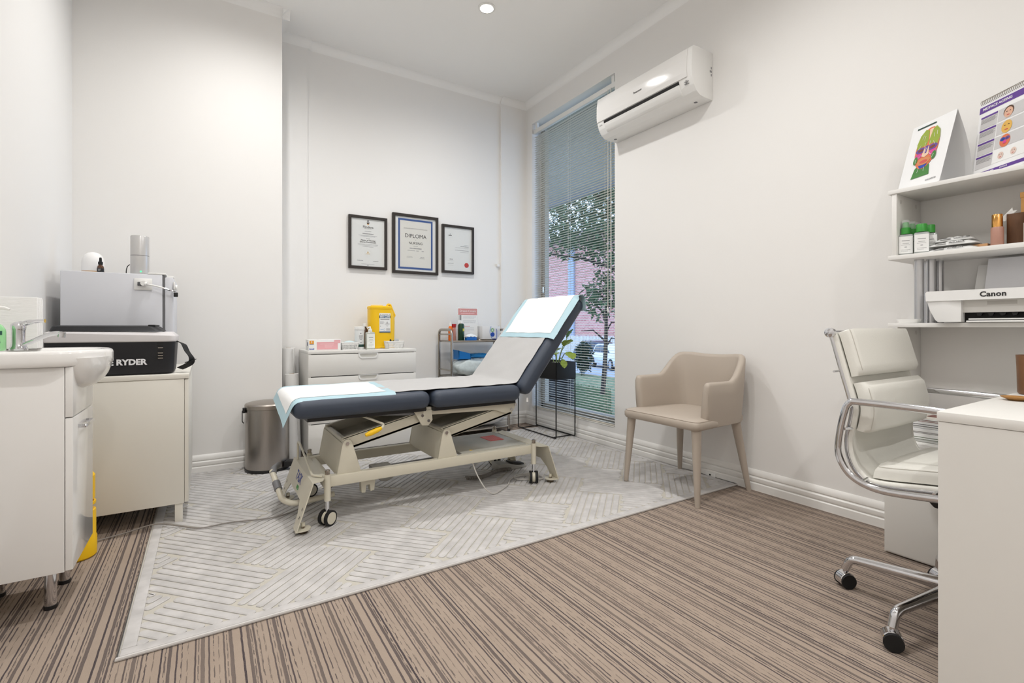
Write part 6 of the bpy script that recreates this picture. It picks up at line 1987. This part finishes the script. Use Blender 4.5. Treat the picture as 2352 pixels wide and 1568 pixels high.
for k in range(4):
    yc_ = HG - .064 - k * .0535 - .024
    for xc_ in ((.118, .168) if k == 3 else (.128,)):
        s = .55 if k == 3 else (.82 if k == 0 else 1.0)
        def e2(cx, cy, rx, ry):
            return [(xc_ + s * (cx + rx * math.cos(t)), yc_ + s * (cy + ry * math.sin(t))) for t in [2 * PI * i / 16 for i in range(16)]]
        if k == 0:
            gp(e2(0, .004, .025, .026), HAIR, 'portrait_hair', .0024)
        gp(e2(0, -.001, .021, .024), [SKIN, M('portrait_gold', (226, 180, 90), 0.5, var=0.05), M('chart_orange'), M('portrait_pale', (224, 200, 188), 0.5)][k], 'portrait_face', .0028)
        if k == 2:
            gp(e2(-.009, .006, .010, .007), M('print_cobalt'), 'portrait_zone', .0031)
            gp(e2(.009, .006, .010, .007), M('chart_violet'), 'portrait_zone', .0031)
            gp(e2(.0, -.006, .007, .007), M('chart_pink'), 'portrait_zone', .0031)
        for ex in (-.008, .008):
            gp(e2(ex, .005, .0035, .0016), HAIR, 'portrait_eye', .0034)
        gp(e2(0, -.012, .007, .0022), LIP, 'portrait_lips', .0034)
text('TOTAL FACE MAP', .0075, gpt(.066, .0165, .0026), gx, gu, PAPER, pgl)
text('MIDFACE', .0075, gpt(.135, .0165, .0026), gx, gu, PAPER, pgl)
ctr = A1.copy()
for i in range(30):
    c_ = A1 + fd * (.006 + i * (WFL - .012) / 29) + Vector((0, 0, -.002))
    ringp = [c_ + nfl * (.008 * math.cos(t)) + Vector((0, 0, .010 * math.sin(t))) for t in [2 * PI * q / 12 for q in range(12)]]
    MB().tube(ringp, .0010, n=4, closed=True).build('wire_ring', STEEL_TUBE, fl)

# ------------------------------------------------------------------ office chair
oc = thing('office_chair', 'white padded office chair with chrome frame at the desk', 'office chair', (2.11, .573, 0))
LEA = M('white_leather', (234, 232, 224), 0.42, bump=0.15, scale=220, var=0.015)
STI = M('white_stitch', (206, 202, 192), 0.7, var=0.02)
XA, XB = 1.862, 2.358        # sides of the sling
prof_c = catmull([(0, .851, .930), (0, .842, .905), (0, .814, .800), (0, .788, .703), (0, .783, .670), (0, .789, .628), (0, .799, .569), (0, .792, .509), (0, .765, .462), (0, .720, .441), (0, .564, .461), (0, .42, .480), (0, .36, .470)], 5)
rr = []
for i, p in enumerate(prof_c):
    a = prof_c[max(0, i - 1)]
    b = prof_c[min(len(prof_c) - 1, i + 1)]
    t_ = (b - a).normalized()
    n_ = Vector((0, -t_.z, t_.y))
    if n_.dot(Vector((0, .56, .74)) - p) < 0:
        n_ = -n_
    rr.append((p, n_))
# sling: thin leather sheet between the side rails
m = MB()
m.loft([[(XA + .004, p.y, p.z), (XB - .004, p.y, p.z), (XB - .004, p.y + n.y * .008, p.z + n.z * .008), (XA + .004, p.y + n.y * .008, p.z + n.z * .008)] for p, n in rr])
m.build('sling', LEA, oc, smooth=60)
for x in (XA, XB):
    MB().tube([(x, p.y, p.z) for p, n in rr], .0095, n=10, flat=(.008, .0115)).build('side_rail', LEA, oc)
    MB().tube([(x + (-.006 if x == XA else .006), p.y - n.y * .006, p.z - n.z * .006) for p, n in rr], .0042, n=8, flat=(.004, .007)).build('chrome_trim', CHROME, oc)
    MB().lathe([(0, 0), (.016, 0), (.0165, .003), (.0165, .016), (.010, .017), (.007, .019), (.003, .019), (.003, .017), (0, .017)], n=22, mat=frame_axes((x + (-.004 if x == XA else .004), .853, .934), (0, 1, 0), (0, 0, -1 if x == XA else 1))).build('top_eyelet', CHROME, oc)
MB().cyl((XA, .853, .934), (XB, .853, .934), .008, n=12).build('top_bar', CHROME, oc)
MB().cyl((XA - .02, .838, .800), (XA + .01, .838, .800), .004, n=8).build('side_screw', CHROME, oc)
def pad_between(name, s0, s1, th, wx0, wx1):
    """cushion lying on the sling from profile index s0 to s1"""
    rings = []
    cnt = 14
    for k in range(cnt + 1):
        f_ = s0 + (s1 - s0) * k / cnt
        i = int(f_)
        fr_ = f_ - i
        p = rr[i][0].lerp(rr[min(i + 1, len(rr) - 1)][0], fr_)
        n = rr[i][1].lerp(rr[min(i + 1, len(rr) - 1)][1], fr_).normalized()
        e = min(k, cnt - k) / cnt
        h = th * (1.0 if e > .06 else .93)
        if k in (0, cnt):
            h = th * .72
        prof_ = []
        L_ = wx1 - wx0
        for (u_, w_) in ((.0, .10), (.0, .55), (.012, .84), (.04, .97), (.5, 1.06), (.96, .97), (.988, .84), (1.0, .55), (1.0, .10)):
            prof_.append((wx0 + L_ * u_, p.y + n.y * (.008 + h * w_), p.z + n.z * (.008 + h * w_)))
        rings.append(prof_)
    m_ = MB().loft(rings)
    o_ = m_.build(name, LEA, oc, smooth=60)
    # stitched seam along the near and far face edges
    for idx in (2, 6):
        MB().tube([Vector(r_[idx]) for r_ in rings[1:-1]], .0013, n=4).build('stitch_line', STI, o_)
    return o_
def idx_at(z, y=None):
    best, bi = 9, 0
    for i, (p, n) in enumerate(rr):
        d_ = abs(p.z - z) if y is None else abs(p.z - z) + abs(p.y - y)
        if d_ < best:
            best, bi = d_, i
    return bi
pad_between('upper_back_pad', 0.3, idx_at(.782), .048, XA + .012, XB - .012)
pad_between('lower_back_pad', idx_at(.765), idx_at(.607), .050, XA + .012, XB - .012)
pad_between('seat_pad', idx_at(.441, .735), len(rr) - 4, .052, XA + .014, XB - .014)
# chrome arm loops
armp = [(.52, .702), (.553, .7045), (.754, .706), (.782, .699), (.796, .675), (.811, .605), (.818, .532), (.804, .488), (.778, .456), (.734, .436), (.672, .431), (.551, .445), (.50, .452), (.47, .475), (.475, .55), (.495, .66), (.505, .695)]
for x in (1.828, 2.392):
    MB().tube(catmull([(x, y, z) for y, z in armp], 4, closed=True), .010, n=12, closed=True, flat=(.0085, .0115)).build('arm_loop', CHROME, oc)
    sgx = 1 if x < 2 else -1
    for (y, z) in ((.800, .610), (.745, .447), (.56, .455)):
        MB().cyl((x, y, z), (x + sgx * .034, y - (.012 if z > .5 else 0), z + (.004 if z < .5 else 0)), .0055, n=8).build('arm_strut', CHROME, oc)
# pedestal
HUB = Vector((2.025, .563, .0))
MB().prism([(.47, .43), (.68, .43), (.62, .36), (.53, .36)], 2.02, 2.19, 'X', .006).build('tilt_mechanism', BLACK, oc)
MB().cyl((HUB.x, HUB.y, .15), (HUB.x, HUB.y, .37), .014, n=16).build('gas_lift', CHROME, oc)
MB().cyl((HUB.x, HUB.y, .13), (HUB.x, HUB.y, .24), .026, n=20).build('lift_sleeve', BLACK, oc)
MB().lathe([(0, .095), (.030, .095), (.040, .105), (.040, .140), (.028, .152), (0, .152)], HUB, n=24).build('base_hub', CHROME, oc)
lvx = MB().cyl((2.12, .60, .40), (2.16, .52, .385), .004, n=8).build('tilt_lever', CHROME, oc)
MB().sphere((2.162, .515, .384), (.014, .012, .012), 14, 8).build('lever_knob', CHROME, lvx)
a0 = math.degrees(math.atan2(.868 - HUB.y, 1.992 - HUB.x))
for k in range(5):
    a = math.radians(a0 + 72 * k)
    dv = Vector((math.cos(a), math.sin(a), 0))
    R_ = .291
    e1 = HUB + dv * .02 + Vector((0, 0, .124))
    e2_ = HUB + dv * R_ + Vector((0, 0, .108))
    e3 = HUB + dv * (R_ + .016) + Vector((0, 0, .064))
    pts = fillet([e1, e2_, e3], .022, 6)
    rad = [.020] + [.0145 - .0015 * i / len(pts) for i in range(len(pts) - 1)]
    lg = MB().tube(pts, rad, n=14).build('base_leg', CHROME, oc)
    cp = HUB + dv * (R_ + .016)
    T = Matrix.Translation((cp.x, cp.y, 0)) @ Matrix.Rotation(a + [0.9, 2.3, .4, 1.2, -1.0][k], 4, 'Z')
    cs = MB()
    # hood
    arc = [(.0275 * math.cos(t), .0295 + .0275 * math.sin(t)) for t in [math.radians(d) for d in range(-30, 215, 15)]]
    cs.prism(arc, -.017, .017, 'Y', .002, 1, T)
    cs.cyl((0, 0, .052), (0, 0, .072), .007, n=10, mat=T)
    h_ = cs.build('caster_hood', CHROME, lg)
    for s in (-1, 1):
        MB().cyl((0, s * .0175, .0265), (0, s * .024, .0265), .0260, n=22, mat=T).build('caster_wheel', BLACK_SOFT, lg)

# ------------------------------------------------------------------ ceiling downlights
dl_labs = ['small round downlight glowing in the ceiling near the window corner', 'round ceiling downlight over the foot of the couch', 'round ceiling downlight over the armchair', 'round ceiling downlight over the basin', 'round ceiling downlight behind the desk', 'round ceiling downlight behind the viewer, basin side']
for (lx, ly), lab in zip(LAMP_SPOTS, dl_labs):
    t = thing('ceiling_downlight', lab, 'downlight', (lx, ly, CEIL), 'ceiling downlights')
    MB().lathe([(.046, -.001), (.060, -.0012), (.060, -.005), (.056, -.007), (.046, -.0075)], (lx, ly, CEIL), n=36).build('trim_ring', WHITE_PL, t)
    MB().lathe([(0, -.004), (.045, -.004), (.045, -.001), (0, -.001)], (lx, ly, CEIL), n=30).build('lens', M('lamp_lens', (255, 248, 238), 0.4, emit=14.0, var=0), t)
